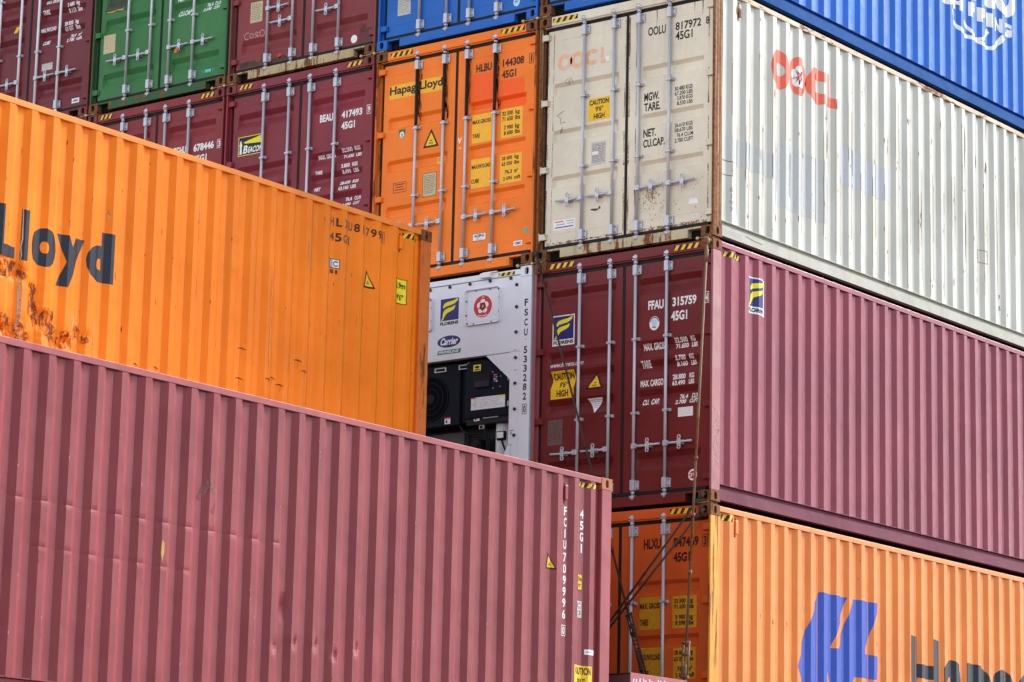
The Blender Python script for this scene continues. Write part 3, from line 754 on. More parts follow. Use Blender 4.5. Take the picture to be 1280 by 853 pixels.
rows(d, [('32 500', 1.98, 2.13, 1.836, 1.883), ('kg', 2.165, 2.226, 1.822, 1.885), ('71 650', 1.98, 2.13, 1.773, 1.823), ('lbs', 2.165, 2.235, 1.773, 1.826), ('3 900', 2.0, 2.13, 1.66, 1.71), ('kg', 2.165, 2.226, 1.646, 1.712), ('8 598', 2.0, 2.13, 1.596, 1.647), ('lbs', 2.165, 2.235, 1.596, 1.65),
         ('28 600', 1.985, 2.132, 1.28, 1.332), ('kg', 2.168, 2.228, 1.266, 1.335), ('63 052', 1.988, 2.134, 1.212, 1.26), ('lbs', 2.168, 2.236, 1.212, 1.263), ('76.3', 2.03, 2.13, 1.105, 1.156), ('m\u00b3', 2.168, 2.22, 1.105, 1.16), ('2 694', 2.01, 2.13, 1.04, 1.087), ('cuft', 2.165, 2.255, 1.04, 1.09)], BROWN_T, 1, .025)
d.build('lettering', o_['right'])
vent(oc, .50, 2.70, hlxu_side)
sd = side_decal(.38)
sd.poly([(2.269, 2.188), (2.861, 2.185), (2.518, 1.58), (2.654, 1.585), (2.986, 2.186), (3.565, 2.190), (3.264, 1.585), (3.583, 1.568), (3.50, 1.298), (3.053, 1.298), (2.80, .82), (2.62, .82), (2.47, 1.305), (2.41, 1.305), (2.56, .82), (2.05, .82), (1.879, 1.141), (1.778, 1.31), (1.982, 1.734)], HL_BLUE)
sd.build('ship_emblem', oc)
sd = side_decal(.38); [sd.text(ch, a, v0, b, v1, NAVY_T, 0, .085) for ch, a, b, v0, v1 in (('a', 5.085, 5.61, 1.06, 1.690), ('p', 5.655, 6.29, .84, 1.690), ('a', 6.37, 6.90, 1.06, 1.690), ('g', 6.95, 7.52, .84, 1.690), ('-', 7.58, 7.82, 1.33, 1.43), ('L', 7.90, 8.38, 1.075, 1.886), ('l', 8.46, 8.60, 1.075, 1.886), ('o', 8.68, 9.23, 1.06, 1.690), ('y', 9.27, 9.82, .84, 1.65), ('d', 9.88, 10.44, 1.06, 1.886))]; sd.rect(4.295, 1.075, 4.482, 1.896, NAVY_T); sd.rect(4.832, 1.075, 5.018, 1.896, NAVY_T); sd.rect(4.482, 1.41, 4.832, 1.575, NAVY_T); sd.build('lettering', oc)
sd = side_decal(.38); sd.stripes(.262, 2.745, .44, 2.815, 2); sd.build('hazard_tape', oc)
sd = side_decal(.38); rr = random.Random(8)
for (y, v) in ((1.27, 1.745), (1.555, 1.746), (1.02, 1.774), (6.62, 2.495), (3.51, 1.722), (3.80, 1.734), (4.1, 1.72)):
    for k in range(5): sd.line([(y + rr.uniform(-.02, .02), v + rr.uniform(-.03, .03)), (y + rr.uniform(-.03, .03), v + rr.uniform(-.03, .03))], .007, post_o, 1)
for k in range(40):
    y = rr.uniform(.3, 8); v = rr.uniform(.9, 2.75); q = rr.uniform(.003, .007); sd.ell(y, v, q, q * 1.5, post_o, 1, 6)
sd.build('scuff_marks', oc)

# ---- blue container on top of the corner column
bc, b_ = container(0, 2, 0, 'blue container on top of the cream white one, white lettering on its side',
    mat=blue, side=blue_side, post=oolu_post, rail=blue_side, brail=blue_brail, cast=cast_o, sill=blue, tops=(2.06, 1.51, .95))
sd = side_decal(.38)
sd.text('COSCO', 4.95, 1.445, 7.155, 1.98, WHITE, 0, .05)
for ch, a, b in (('S', 5.19, 5.455), ('H', 5.50, 5.71), ('I', 5.735, 5.80), ('P', 5.893, 6.085), ('P', 6.142, 6.372), ('I', 6.396, 6.508), ('N', 6.610, 6.775), ('G', 6.852, 7.045)):
    sd.text(ch, a, 1.188, b, 1.378, WHITE, 0, .05)
sd.line([(5.43, 1.15), (5.475, 1.04), (5.60, .965), (5.78, .905), (5.93, .905), (6.09, .925), (6.22, .905), (6.34, .890), (6.48, .905), (6.60, .965), (6.72, 1.06), (6.80, 1.14)], [.012, .05, .06, .06, .05, .05, .055, .05, .05, .06, .075, .085], WHITE)
sd.line([(5.785, 1.125), (5.83, 1.05), (5.95, .985), (6.05, .935)], [.012, .055, .05, .02], WHITE)
sd.line([(6.09, .945), (6.24, .965), (6.33, 1.03), (6.43, 1.135)], [.012, .05, .055, .075], WHITE)
sd.build('side_logo', bc)
sd = side_decal(.38); rr = random.Random(19)
for k in range(34):
    i = rr.randrange(3, 26); y = .38 + i * PITCH + .07 + rr.uniform(-.01, .01); v = rr.uniform(.25, 1.2); h = rr.uniform(.03, .16)
    sd.line([(y, v), (y + .012, v - h * .5), (y, v - h)], [.004, rr.uniform(.008, .022), .003], flat('scuffed blue', (.10, .22, .52), .5, var=.3), 0)
sd.build('scuff_marks', bc)

# ---- orange container with black greased rods
hc, h_ = container(1, 1, 0, 'orange container with black greased lock rods, left of the cream white one',
    mat=hlbu, post=post_o, cast=cast_o, tops=(2.05, 1.515, .945), black_bars=True)
head_stripes(hc, ((.215, .56), (1.90, 2.25)))
d = h_['D'](); d.rect(.221, 2.284, 1.050, 2.456, AMBER); d.text('Hapag-Lloyd', .228, 2.306, 1.044, 2.443, BLACK, 1, .012); d.build('company_logo', h_['left'])
d = h_['D']()
rows(d, [('HLBU', 1.55, 1.782, 2.404, 2.502), ('144308', 1.944, 2.258, 2.405, 2.502), ('45G1', 1.935, 2.146, 2.266, 2.362)], BROWN_T, 0, .022)
boxed(d, '1', 2.333, 2.402, 2.386, 2.512, BROWN_T, .02)
d.poly([(1.455, 1.966), (1.818, 1.962), (1.815, 2.386), (1.455, 2.389)], FLAME); d.poly([(1.84, 1.914), (2.272, 1.910), (2.266, 2.243), (1.84, 2.25)], FLAME)
for (a, b, c, e) in ((1.51, 1.54, 1.803, 1.885), (1.938, 1.541, 2.254, 1.890), (1.51, .994, 1.80, 1.343), (1.938, .990, 2.256, 1.337)): d.rect(a, b, c, e, AMBER)
rows(d, [('MAX.GROSS', 1.517, 1.79, 1.772, 1.823), ('TARE', 1.521, 1.628, 1.602, 1.656), ('MAX.PAYLOAD', 1.519, 1.797, 1.228, 1.278), ('CUBE', 1.517, 1.633, 1.053, 1.106)], BROWN_T, 1, .018)
rows(d, [('32 500', 1.955, 2.112, 1.81, 1.862), ('kg', 2.147, 2.21, 1.795, 1.864), ('71 650', 1.955, 2.114, 1.74, 1.794), ('lbs', 2.147, 2.218, 1.74, 1.797), ('3 900', 1.984, 2.117, 1.638, 1.69), ('kg', 2.147, 2.21, 1.622, 1.692), ('8 600', 1.985, 2.117, 1.571, 1.622), ('lbs', 2.147, 2.218, 1.571, 1.625),
         ('28 600', 1.962, 2.115, 1.271, 1.318), ('kg', 2.15, 2.212, 1.256, 1.32), ('63 050', 1.964, 2.116, 1.203, 1.249), ('lbs', 2.15, 2.22, 1.203, 1.252), ('76.3', 2.01, 2.117, 1.101, 1.149), ('m\u00b3', 2.15, 2.20, 1.101, 1.155), ('2 694', 1.99, 2.118, 1.024, 1.07), ('cuft', 2.15, 2.243, 1.024, 1.072)], BROWN_T, 1, .014)
d.build('lettering', h_['right'])
d = h_['D'](); warn_tri(d, (.891, 1.812), (.780, 1.605), (1.000, 1.605)); d.build('warning_label', h_['left'])
d = h_['D'](); d.poly([(.386, 1.888), (.487, 1.888), (.487, 1.82), (.465, 1.785), (.437, 1.773), (.408, 1.785), (.386, 1.82)], GRN); d.ell(.437, 1.818, .036, .04, WHITE, 1); d.text('A', .42, 1.805, .455, 1.838, GRN, 2, .02); d.rect(.41, 1.79, .465, 1.798, GREYT, 2); d.build('shield_label', h_['left'])
d = h_['D'](); d.rect(.968, 1.378, 1.058, 1.468, YEL); d.rect(.985, 1.44, 1.05, 1.448, BROWN_T, 1); d.rect(.985, 1.42, 1.03, 1.426, BROWN_T, 1); d.build('small_label', h_['left'])
d = h_['D'](); d.rect(.780, .994, .992, 1.286, BROWN_T); plate(d, .787, 1.0, .986, 1.28, TAN, PEN, 11, 1); d.build('data_plate', h_['left'])
d = h_['D'](); d.frame(.328, 1.105, .528, 1.232, .006, BROWN_T)
for k in range(3): d.rect(.35 + .02 * (k % 2), 1.20 - k * .032, .50 - .02 * (k % 2), 1.210 - k * .032, BROWN_T)
d.build('stencil', h_['left'])
d = h_['D'](); d.text('V', 1.297, 1.573, 1.358, 1.643, WHITE, 0, .04); d.rect(1.306, 1.46, 1.352, 1.522, WHITE); d.build('chalk_mark', h_['right'])
d = h_['D'](); d.rect(1.558, .353, 1.758, .444, BROWN_T); d.rect(1.563, .358, 1.753, .439, WHITE, 1); d.text('ACEP-D', 1.585, .395, 1.73, .43, BLACK, 2, .02); d.text('No. 2', 1.62, .366, 1.695, .385, GREYT, 2, .01); d.build('approval_label', h_['right'])
d = h_['D'](); d.rect(2.164, .222, 2.29, .281, WHITE); d.text('CIMC', 2.18, .237, 2.274, .266, LOGO_B, 1, .025); d.build('maker_label', h_['right'])
d = h_['D'](); d.ell(2.345, .386, .028, .036, TEAL); d.build('round_label', h_['right'])
SM = worn('grease smear', (.05, .016, .006), (.74, .16, .018), .55, .5, 3)
d = h_['D'](); rr = random.Random(2)
for u in (.645, 1.065, 1.41, 1.83):
    for k in range(26):
        v = rr.uniform(1.88, 2.7); ww = rr.uniform(.004, .012); hh = rr.uniform(.02, .09)
        d.ell(u + .035 + abs(rr.gauss(0, .016)), v, ww, hh, SM, 2, 8)
d.build('grease_stain', h_['right'])

# ---- white refrigerated container
rc, _ = container(1, 0, 0, 'white refrigerated container with navy machinery in its end, beside the maroon corner one', 'refrigerated_container', mat=reefer_w, post=reefer_w, cast=reefer_w, reefer=True)
def RU(u): return u - .01 - W / 2
def reefer_end():
    mb = MB(); m = reefer_w
    mb.box(RU(.18), RU(2.292), .012, .10, 1.912, 2.800, m, .004)          # upper face
    mb.box(RU(.17), RU(2.29), .004, .05, 2.806, 2.872, m, .006)
    mb.box(RU(2.150), RU(2.292), .012, .30, .12, 1.910, m, .004); mb.box(RU(.18), RU(.32), .012, .30, .12, 1.910, m, .004)
    mb.box(RU(2.296), RU(2.440), .0035, .045, .120, H - .120, m, .004); mb.box(RU(.018), RU(.176), .0035, .045, .120, H - .120, m, .004)
    for s in (0, 1):                                                    # gussets in the upper corners of the machinery bay
        q = [(2.15, 1.905), (1.80, 1.905), (2.15, 1.60)]; q = [((2.46 - u) if s else u, v) for u, v in q]
        t = bmesh.new(); a = [t.verts.new((RU(u), .014, v)) for u, v in q]; b = [t.verts.new((RU(u), .05, v)) for u, v in q]
        t.faces.new(a); t.faces.new(b)
        for k in range(3): t.faces.new((a[k], a[(k + 1) % 3], b[(k + 1) % 3], b[k]))
        mb.merge(t, m)
        q = [(2.15, .84), (2.15, .50), (1.95, .50)]; q = [((2.46 - u) if s else u, v) for u, v in q]
        t = bmesh.new(); a = [t.verts.new((RU(u), .014, v)) for u, v in q]; b = [t.verts.new((RU(u), .05, v)) for u, v in q]
        t.faces.new(a); t.faces.new(b)
        for k in range(3): t.faces.new((a[k], a[(k + 1) % 3], b[(k + 1) % 3], b[k]))
        mb.merge(t, m)
    mb.box(RU(.18), RU(2.29), .40, .43, .12, 1.92, flat('bay back', (.05, .05, .055), .7)); mb.box(RU(.18), RU(2.29), .30, .4, 1.90, 1.912, m)
    mb.box(RU(.17), RU(2.29), .010, .40, .004, .12, m, .004)
    mb.box(RU(1.722), RU(1.872), -.045, .01, 2.815, 2.872, m, .006); mb.box(RU(1.74), RU(1.95), -.02, .012, 2.872, 2.886, m, .004)
    mb.build('machine_frame', rc)
    for k, (a, b, c, e) in enumerate(((1.487, 2.283, 2.0, 2.70), (.46, 2.283, .998, 2.68))):
        mb = MB(); mb.box(RU(a), RU(b if False else c), .004, .016, b, e, m, .035)
        for (x, y) in ((.25, .03), (.75, .03), (.03, .3), (.03, .7), (.97, .3), (.97, .7), (.3, .97), (.7, .97), (.06, .06), (.94, .94)):
            px, pz = RU(a + (c - a) * x), b + (e - b) * y; mb.tube([(px, .006, pz), (px, -.002, pz)], .009, lash_dark, 8)
        mb.build('access_hatch', rc)
    mb = MB()
    for (u, v) in ((.952, 2.776), (1.247, 2.778), (1.545, 2.779), (1.842, 2.781), (2.142, 2.777), (2.229, 2.692), (2.233, 2.432), (2.235, 2.137), (2.235, 1.839), (2.235, 1.541), (2.237, 1.242), (2.237, .941), (2.237, .64), (.66, 2.776), (.36, 2.776), (.25, 2.4), (.25, 2.1), (.25, 1.5), (.25, 1.0)):
        mb.tube([(RU(u), .014, v), (RU(u), -.004, v), (RU(u), -.012, v)], [.019, .019, .008], lash_dark, 10)
    mb.build('bolts', rc)
    # machinery
    mb = MB(); U = UNIT
    mb.box(RU(.36), RU(1.365), .10, .36, 1.15, 1.885, U, .012); mb.box(RU(1.365), RU(1.46), .13, .36, 1.17, 1.885, U, .006)
    mb.box(RU(1.47), RU(2.11), .075, .36, 1.20, 1.885, U, .012); mb.box(RU(1.47), RU(2.13), .095, .36, 1.125, 1.205, UNIT_L, .008)
    mb.build('machinery_unit', rc)
    mb = MB()
    for r in (.26, .19, .12): mb.tube([(RU(.93) + r * math.cos(k * math.pi / 18), .098, 1.49 + r * math.sin(k * math.pi / 18)) for k in range(37)], .007, PIPE, 6, False)
    mb.tube([(RU(.93), .088, 1.49), (RU(.93), .102, 1.49)], [.06, .06], PIPE, 20); mb.tube([(RU(.93), .094, 1.49), (RU(.93), .101, 1.49)], [.27, .27], flat('fan dark', (.003, .003, .005), .8, spec=.05), 36)
    mb.build('fan_grille', rc)
    mb = MB(); mb.box(RU(1.60), RU(1.83), .058, .09, 1.545, 1.70, PIPE, .008); mb.box(RU(1.615), RU(1.815), .054, .06, 1.56, 1.625, flat('screen', (.03, .032, .04), .15), .002)
    for i in range(2):
        for j in range(4): mb.box(RU(1.878 + i * .03), RU(1.898 + i * .03), .068, .08, 1.60 + j * .025, 1.616 + j * .025, (SKYB, ICE, RED, GREYT)[(i + j) % 4], .002)
    for (u, v) in ((1.86, 1.72), (1.97, 1.73), (1.98, 1.66), (1.87, 1.53), (1.97, 1.54), (1.5, 1.86), (2.05, 1.86)): mb.tube([(RU(u), .078, v), (RU(u), .070, v)], .007, ALU, 8)
    mb.build('control_panel', rc)
    mb = MB()
    for (a, b, c, e, y) in ((.985, 1.795, 1.16, 1.851, .098), (1.344, 1.797, 1.52, 1.855, .098)):
        mb.box(RU(a), RU(c), y - .012, y + .003, b, e, ALU, .004); mb.box(RU(a + .02), RU(c - .02), y - .016, y - .010, b + .012, e - .012, PIPE, .003)
    for v in (1.60, 1.30): mb.box(RU(2.085), RU(2.105), .06, .08, v, v + .06, ALU, .004)
    mb.box(RU(1.72), RU(1.935), .085, .096, 1.19, 1.204, ALU, .003)
    mb.build('latches', rc)
    mb = MB(); mb.tube([(RU(1.93), .24, .55), (RU(1.93), .24, 1.125)], .107, CYL, 24); mb.build('receiver_tank', rc)
    mb = MB(); mb.box(RU(1.905), RU(2.025), .105, .15, .925, 1.03, PIPE, .012); mb.box(RU(1.92), RU(2.01), .098, .106, .945, 1.015, WHITE, .004)
    mb.tube([(RU(1.985), .11, .93), (RU(2.01), .10, .87), (RU(2.05), .10, .79), (RU(2.06), .12, .70)], .012, PIPE, 8)
    mb.build('sensor_box', rc)
    mb = MB()
    mb.tube([(RU(1.36), .12, 1.14), (RU(1.42), .10, 1.08), (RU(1.50), .10, 1.03), (RU(1.60), .12, 1.00), (RU(1.70), .14, .98), (RU(1.78), .16, .95)], .011, PIPE, 8)
    mb.tube([(RU(1.47), .11, .98), (RU(1.45), .11, 1.01), (RU(1.46), .11, 1.04), (RU(1.50), .11, 1.04), (RU(1.51), .11, 1.0)], .009, PIPE, 8)
    mb.tube([(RU(1.66), .13, 1.12), (RU(1.74), .13, 1.04), (RU(1.76), .13, .90), (RU(1.75), .14, .70)], .016, PIPE, 8)
    mb.box(RU(1.53), RU(1.66), .12, .26, .80, .97, PIPE, .02); mb.tube([(RU(1.60), .10, .92), (RU(1.60), .30, .92)], .055, PIPE, 14); mb.box(RU(1.69), RU(1.76), .26, .3, .5, .99, UNIT_L, .01)
    mb.box(RU(1.645), RU(1.715), .11, .14, 1.075, 1.135, ALU, .006); mb.ball((RU(1.68), .108, 1.10), .018, PIPE)
    mb.box(RU(.4), RU(1.3), .28, .38, .2, 1.1, flat('bay liner', (.10, .10, .105), .7)); mb.build('compressor', rc)
    return
reefer_end()
RS = Decal(lambda u, v, off: (RU(u), .012 - off, v), base=.001)
d = RS; florens(d, 1.098, 2.315, 1.398, 2.658); d.build('company_logo', rc)
d = Decal(lambda u, v, off: (RU(u), .004 - off, v), base=.001)
d.ell(1.745, 2.492, .141, .139, WHITE); d.ell(1.745, 2.492, .133, .131, LOGO_R, 1)
for k in range(5):
    a = R(90 + 72 * k); d.ell(1.745 + .05 * math.cos(a), 2.492 + .05 * math.sin(a), .037, .037, WHITE, 2, 14)
d.ell(1.745, 2.492, .045, .045, WHITE, 2)
for k in range(4): d.line([(1.70 + .022 * k, 2.46), (1.715 + .022 * k, 2.50), (1.705 + .022 * k, 2.53)], .010, LOGO_R, 3)
for k in range(9): d.rect(1.68 + k * .0145, 2.385 - .012 * math.sin(k / 8 * math.pi), 1.69 + k * .0145, 2.397 - .012 * math.sin(k / 8 * math.pi), WHITE, 2)
d.text('A.I.', 1.725, 2.595, 1.765, 2.61, WHITE, 2, .02); d.build('association_label', rc)
d = Decal(lambda u, v, off: (RU(u), .012 - off, v), base=.001)
d.ell(1.250, 2.132, .180, .078, WHITE); d.ell(1.250, 2.132, .172, .071, LOGO_B, 1); d.text('Carrier', 1.118, 2.092, 1.375, 2.178, WHITE, 2, .02, .25)
d.poly([(1.078, 1.984), (1.418, 1.984), (1.436, 2.034), (1.096, 2.034)], GRN); d.text('PRIMELINE', 1.10, 1.993, 1.395, 2.025, WHITE, 1, .01, .3); d.build('unit_maker_logo', rc)
d = Decal(lambda u, v, off: (RU(u), .0035 - off, v), base=.001)
for i, ch in enumerate('FSCU'): d.text(ch, 2.352, 2.425 - i * .116, 2.402, 2.508 - i * .116, BLACK, 0, .012)
for i, ch in enumerate('533282'): d.text(ch, 2.352, 1.872 - i * .1075, 2.402, 1.955 - i * .1075, BLACK, 0, .012)
boxed(d, '0', 2.346, 2.410, 1.168, 1.288, BLACK, .012); d.rect(2.372, 2.03, 2.378, 2.045, BLACK); d.build('lettering', rc)
d = Decal(lambda u, v, off: (RU(u), .004 - off, v), base=.001); d.stripes(1.962, 2.815, 2.20, 2.855, 3); d.build('hazard_tape', rc)
d = Decal(lambda u, v, off: (RU(u), .074 - off, v), base=.001)
plate(d, 1.553, 1.298, 2.046, 1.442, WHITE, GREYT, 9); d.rect(1.553, 1.43, 1.62, 1.442, RED, 2); d.rect(1.96, 1.424, 2.046, 1.442, LEMON, 2); d.rect(1.56, 1.355, 1.615, 1.367, YEL, 2)
for k in range(1, 6): d.rect(1.553 + k * .082, 1.30, 1.557 + k * .082, 1.44, WHITE, 3)
d.build('instruction_label', rc)
d = Decal(lambda u, v, off: (RU(u), .074 - off, v), base=.001)
d.rect(1.574, 1.755, 1.684, 1.828, LEMON, 1); d.ell(1.629, 1.80, .035, .016, BLACK, 2); d.rect(1.59, 1.765, 1.668, 1.778, BROWN_T, 2)
d.build('warning_label', rc)
d = Decal(lambda u, v, off: (RU(u), .094 - off, v), base=.001)
for (a, b, y) in ((1.152, 1.175, .099), (1.583, 1.172, .0)):
    d.rect(a, b, a + .085, b + .078, WHITE); d.rect(a, b + .06, a + .085, b + .078, RED, 1); d.rect(a + .015, b + .012, a + .04, b + .045, BLACK, 1)
d.build('warning_label', rc)
d = Decal(lambda u, v, off: (RU(u), .012 - off, v), base=.001)
d.rect(2.20, 1.925, 2.245, 1.933, RED); d.rect(2.215, 1.69, 2.255, 1.698, SKYB); d.rect(2.17, .995, 2.235, 1.004, RED); d.rect(2.178, .95, 2.20, .985, GREYT); d.rect(2.175, .83, 2.205, .838, RED); d.upright('CAUTION', 2.19, .82, .70, .012, GREYT); d.build('small_print', rc)

# ---- blue container above the orange one
xb, x_ = container(1, 2, 0, 'blue container on top of the orange one with greased rods, speckled plate on door', mat=blue, cast=blue, sill=blue)
d = x_['D'](); plate(d, .31, .397, .51, .60, ALU, PEN, 8); d.build('data_plate', x_['left'])
d = x_['D'](); d.ell(2.128, .25, .048, .058, ICE); d.text('ISO', 2.10, .24, 2.155, .265, LOGO_B, 1, .01); d.build('round_label', x_['right'])

# ---- plum maroon container with the lighthouse logo
pc, p_ = container(2, 1, 0, 'plum maroon container with a black and yellow lighthouse logo on its door',
    mat=beau, cast=cast_m, kind='deep', tops=(2.486, 1.794, 1.52, 1.243, .53))
head_stripes(pc, ((.215, .44), (2.0, 2.25)), 3)
d = p_['D']()
rows(d, [('BEAU', 1.590, 1.802, 2.172, 2.269), ('417493', 1.94, 2.271, 2.173, 2.264), ('45G1', 1.943, 2.16, 2.03, 2.124)], WHITE, 0, .02)
boxed(d, '9', 2.343, 2.414, 2.168, 2.284, WHITE)
rows(d, [('MAX. GROSS', 1.563, 1.835, 1.711, 1.761), ('TARE', 1.55, 1.66, 1.511, 1.559), ('NET', 1.54, 1.637, 1.304, 1.352)], WHITE, 0, .022)
rows(d, [('32.500', 1.953, 2.12, 1.746, 1.793), ('KGS', 2.155, 2.244, 1.746, 1.793), ('71.650', 1.965, 2.128, 1.672, 1.715), ('LBS', 2.165, 2.25, 1.672, 1.715), ('3.850', 1.965, 2.10, 1.544, 1.592), ('KGS', 2.14, 2.224, 1.544, 1.592), ('8.490', 1.973, 2.108, 1.472, 1.516), ('LBS', 2.15, 2.232, 1.472, 1.516),
         ('28.650', 1.944, 2.105, 1.335, 1.379), ('KGS', 2.145, 2.237, 1.335, 1.379), ('63.160', 1.93, 2.09, 1.267, 1.311), ('LBS', 2.125, 2.211, 1.267, 1.311), ('76.4', 2.02, 2.118, 1.125, 1.175), ('CU.M', 2.16, 2.259, 1.125, 1.175), ('2.690', 1.987, 2.12, 1.06, 1.101), ('CUFT', 2.16, 2.262, 1.06, 1.101)], WHITE, 0, .018)
d.build('lettering', p_['right'])
d = p_['D'](); beacon(d, .238, 1.942, .668, 2.19); d.build('company_logo', p_['left'])

# ---- faded maroon container with chalk writing
qc, q_ = container(2, 2, 0, 'faded maroon container with chalk writing and a scraped cream sill, beside the green one',
    mat=faded, cast=cast_o, sill=faded_sill, post=paint('faded post', (.20, .05, .05), 44, rust=.5, streak=.6, chips=.8), kind='deep', tops=(2.545, 1.836, 1.607, 1.285, .530),
    handles=((.885, 1), (.685, -1), None, (.70, -1)))
d = q_['D'](); plate(d, .352, .742, .556, 1.012, TAN, PEN, 10); d.build('data_plate', q_['left'])
d = q_['D'](); C_ = [(.045 * math.cos(R(a)) , .045 * math.sin(R(a))) for a in range(50, 320, 25)]
for (cx, cy, k, st) in ((.31, .58, 1, C_), (.385, .575, .65, [(.045 * math.cos(R(a)), .045 * math.sin(R(a))) for a in range(0, 361, 30)]), (.455, .575, .7, [(.03, .05), (-.02, .04), (-.02, .01), (.02, -.005), (.03, -.03), (-.02, -.05)]), (.505, .575, .6, C_), (.565, .58, .85, [(.045 * math.cos(R(a)), .05 * math.sin(R(a))) for a in range(0, 361, 30)])):
    d.line([(cx + x * k, cy + y * k) for x, y in st], .008, CHALK)
d.build('chalk_writing', q_['left'])
d = q_['D'](); d.ell(2.098, .232, .050, .052, WHITE); d.build('round_label', q_['right'])
d = q_['D'](); d.poly([(2.17, .16), (2.38, .175), (2.38, .43), (2.30, .41), (2.21, .40), (2.18, .34)], PATCH); d.build('repair_patch', q_['right'])
d = q_['D'](); d.ell(.875, .231, .022, .036, RED); d.build('paint_spot', q_['left'])
d = q_['D'](); rr = random.Random(5)
d.poly([(.20, .165)] + [(.20 + k * .05, .195 + rr.uniform(0, .06)) for k in range(18)] + [(1.05, .165)], flat('grime', (.075, .045, .03), .7, var=.4, scale=8)); d.build('grime_stain', q_['left'])

# ---- brick maroon container
tc, t_ = container(3, 1, 0, 'brick maroon container under the green one, its lower part hidden by bright orange',
    mat=tghu, cast=cast_m, kind='deep', tops=(2.516, 1.81, 1.58, 1.26, .56))
head_stripes(tc, ((.215, .44), (2.02, 2.26)), 3)
d = t_['D'](); rows(d, [('TGHU', 1.585, 1.80, 2.128, 2.226), ('678446', 1.935, 2.287, 2.122, 2.222), ('45G1', 1.94, 2.17, 1.975, 2.07)], WHITE, 0, .024); boxed(d, '3', 2.342, 2.42, 2.11, 2.226, WHITE, .02); d.build('lettering', t_['right'])
d = t_['D'](); d.rect(.66, 2.04, .73, 2.2, LOGO_B); d.rect(.60, 2.02, .95, 2.10, LOGO_B); d.build('company_logo', t_['left'])

# ---- green container
gc, g_ = container(3, 2, 0, 'green container, the only green one, with an orange padlock on a door handle', mat=green, sill=green_sill, post=green_sill, cast=cast_o, kind='deep', tops=(2.545, 1.836, 1.607, 1.245, .500))
d = g_['D']()
rows(d, [('CU.CAP', 1.542, 1.767, 1.06, 1.14), ('NET', 1.54, 1.66, 1.26, 1.32)], WHITE, 0, .022); rows(d, [('76.4', 2.028, 2.13, 1.113, 1.168), ('CU.M', 2.165, 2.277, 1.113, 1.168), ('2.698', 1.99, 2.125, 1.053, 1.101), ('CUFT', 2.165, 2.28, 1.053, 1.101), ('28.600', 1.96, 2.125, 1.31, 1.36), ('LBS', 2.165, 2.26, 1.31, 1.36)], WHITE, 0, .018); d.build('lettering', g_['right'])
d = g_['D'](); plate(d, .207, .784, .42, 1.036, TAN, TAN, 8); d.build('data_plate', g_['left'])
d = g_['D'](); d.rect(.21, 1.335, .60, 1.62, GPATCH); d.line([(.24, 1.352), (.36, 1.348), (.41, 1.36), (.53, 1.352), (.55, 1.375)], [.006, .012, .006, .014, .008], YEL, 1); d.build('repair_patch', g_['left'])
d = g_['D'](); d.rect(2.05, .218, 2.20, .262, TEAL); d.ell(2.05, .24, .02, .022, TEAL); d.ell(2.20, .24, .02, .022, TEAL); d.text('CIMC', 2.07, .23, 2.18, .25, ICE, 1, .02); d.build('maker_label', g_['right'])
mb = MB(); mb.box(1.548 - W / 2, 1.590 - W / 2, -.03, .0, .555, .612, flat('orange padlock', (.75, .13, .02), .4), .006); mb.tube([(1.556 - W / 2, -.015, .61), (1.569 - W / 2, -.015, .645), (1.582 - W / 2, -.015, .61)], .005, galv, 8); mb.build('padlock', g_['right'])

# ---- deep maroon container with white rods, and the one below it
dc, d_ = container(4, 2, 0, 'deep maroon container with bright white lock rods, left of the green one', mat=deep, cast=cast_m, kind='deep', tops=(2.545, 1.836, 1.583, 1.30, .55), bars=galv_white)
d = d_['D']()
rows(d, [('MAX. GROSS', 1.504, 1.755, 1.69, 1.742), ('TARE', 1.478, 1.606, 1.545, 1.604), ('MAX. PAYLOAD', 1.463, 1.757, 1.29, 1.347), ('CUBE', 1.50, 1.633, 1.11, 1.172)], WHITE, 0, .022)
rows(d, [('3 680', 1.953, 2.08, 1.575, 1.633), ('kg', 2.12, 2.18, 1.56, 1.636), ('8 113', 1.95, 2.08, 1.50, 1.555), ('lbs', 2.12, 2.20, 1.50, 1.557), ('28 820', 1.914, 2.075, 1.314, 1.368), ('kg', 2.12, 2.18, 1.30, 1.37), ('63 537', 1.913, 2.07, 1.246, 1.30), ('lbs', 2.115, 2.192, 1.246, 1.302), ('76.4', 2.013, 2.115, 1.136, 1.192), ('m\u00b3', 2.16, 2.215, 1.136, 1.195), ('2 700', 1.97, 2.11, 1.076, 1.128), ('cuft', 2.15, 2.255, 1.076, 1.13), ('32 500', 1.94, 2.1, 1.74, 1.80), ('kg', 2.12, 2.18, 1.725, 1.80)], WHITE, 0, .018)
d.build('lettering', d_['right'])
d = d_['D'](); plate(d, 1.516, .75, 1.72, .846, ALU, PEN, 4); d.rect(2.13, .2, 2.27, .266, WHITE); d.text('CIMC', 2.15, .215, 2.25, .25, LOGO_B, 1, .02); d.build('maker_label', d_['right'])
d = d_['D'](); d.rect(.925, 1.385, 1.0, 1.485, YEL); d.build('small_label', d_['left'])
ec, e_ = container(4, 1, 0, 'maroon container under the deep maroon one, only its top corner showing behind bright orange', mat=tghu, cast=cast_m, kind='deep', tops=(2.516, 1.81, 1.58, 1.26, .56))

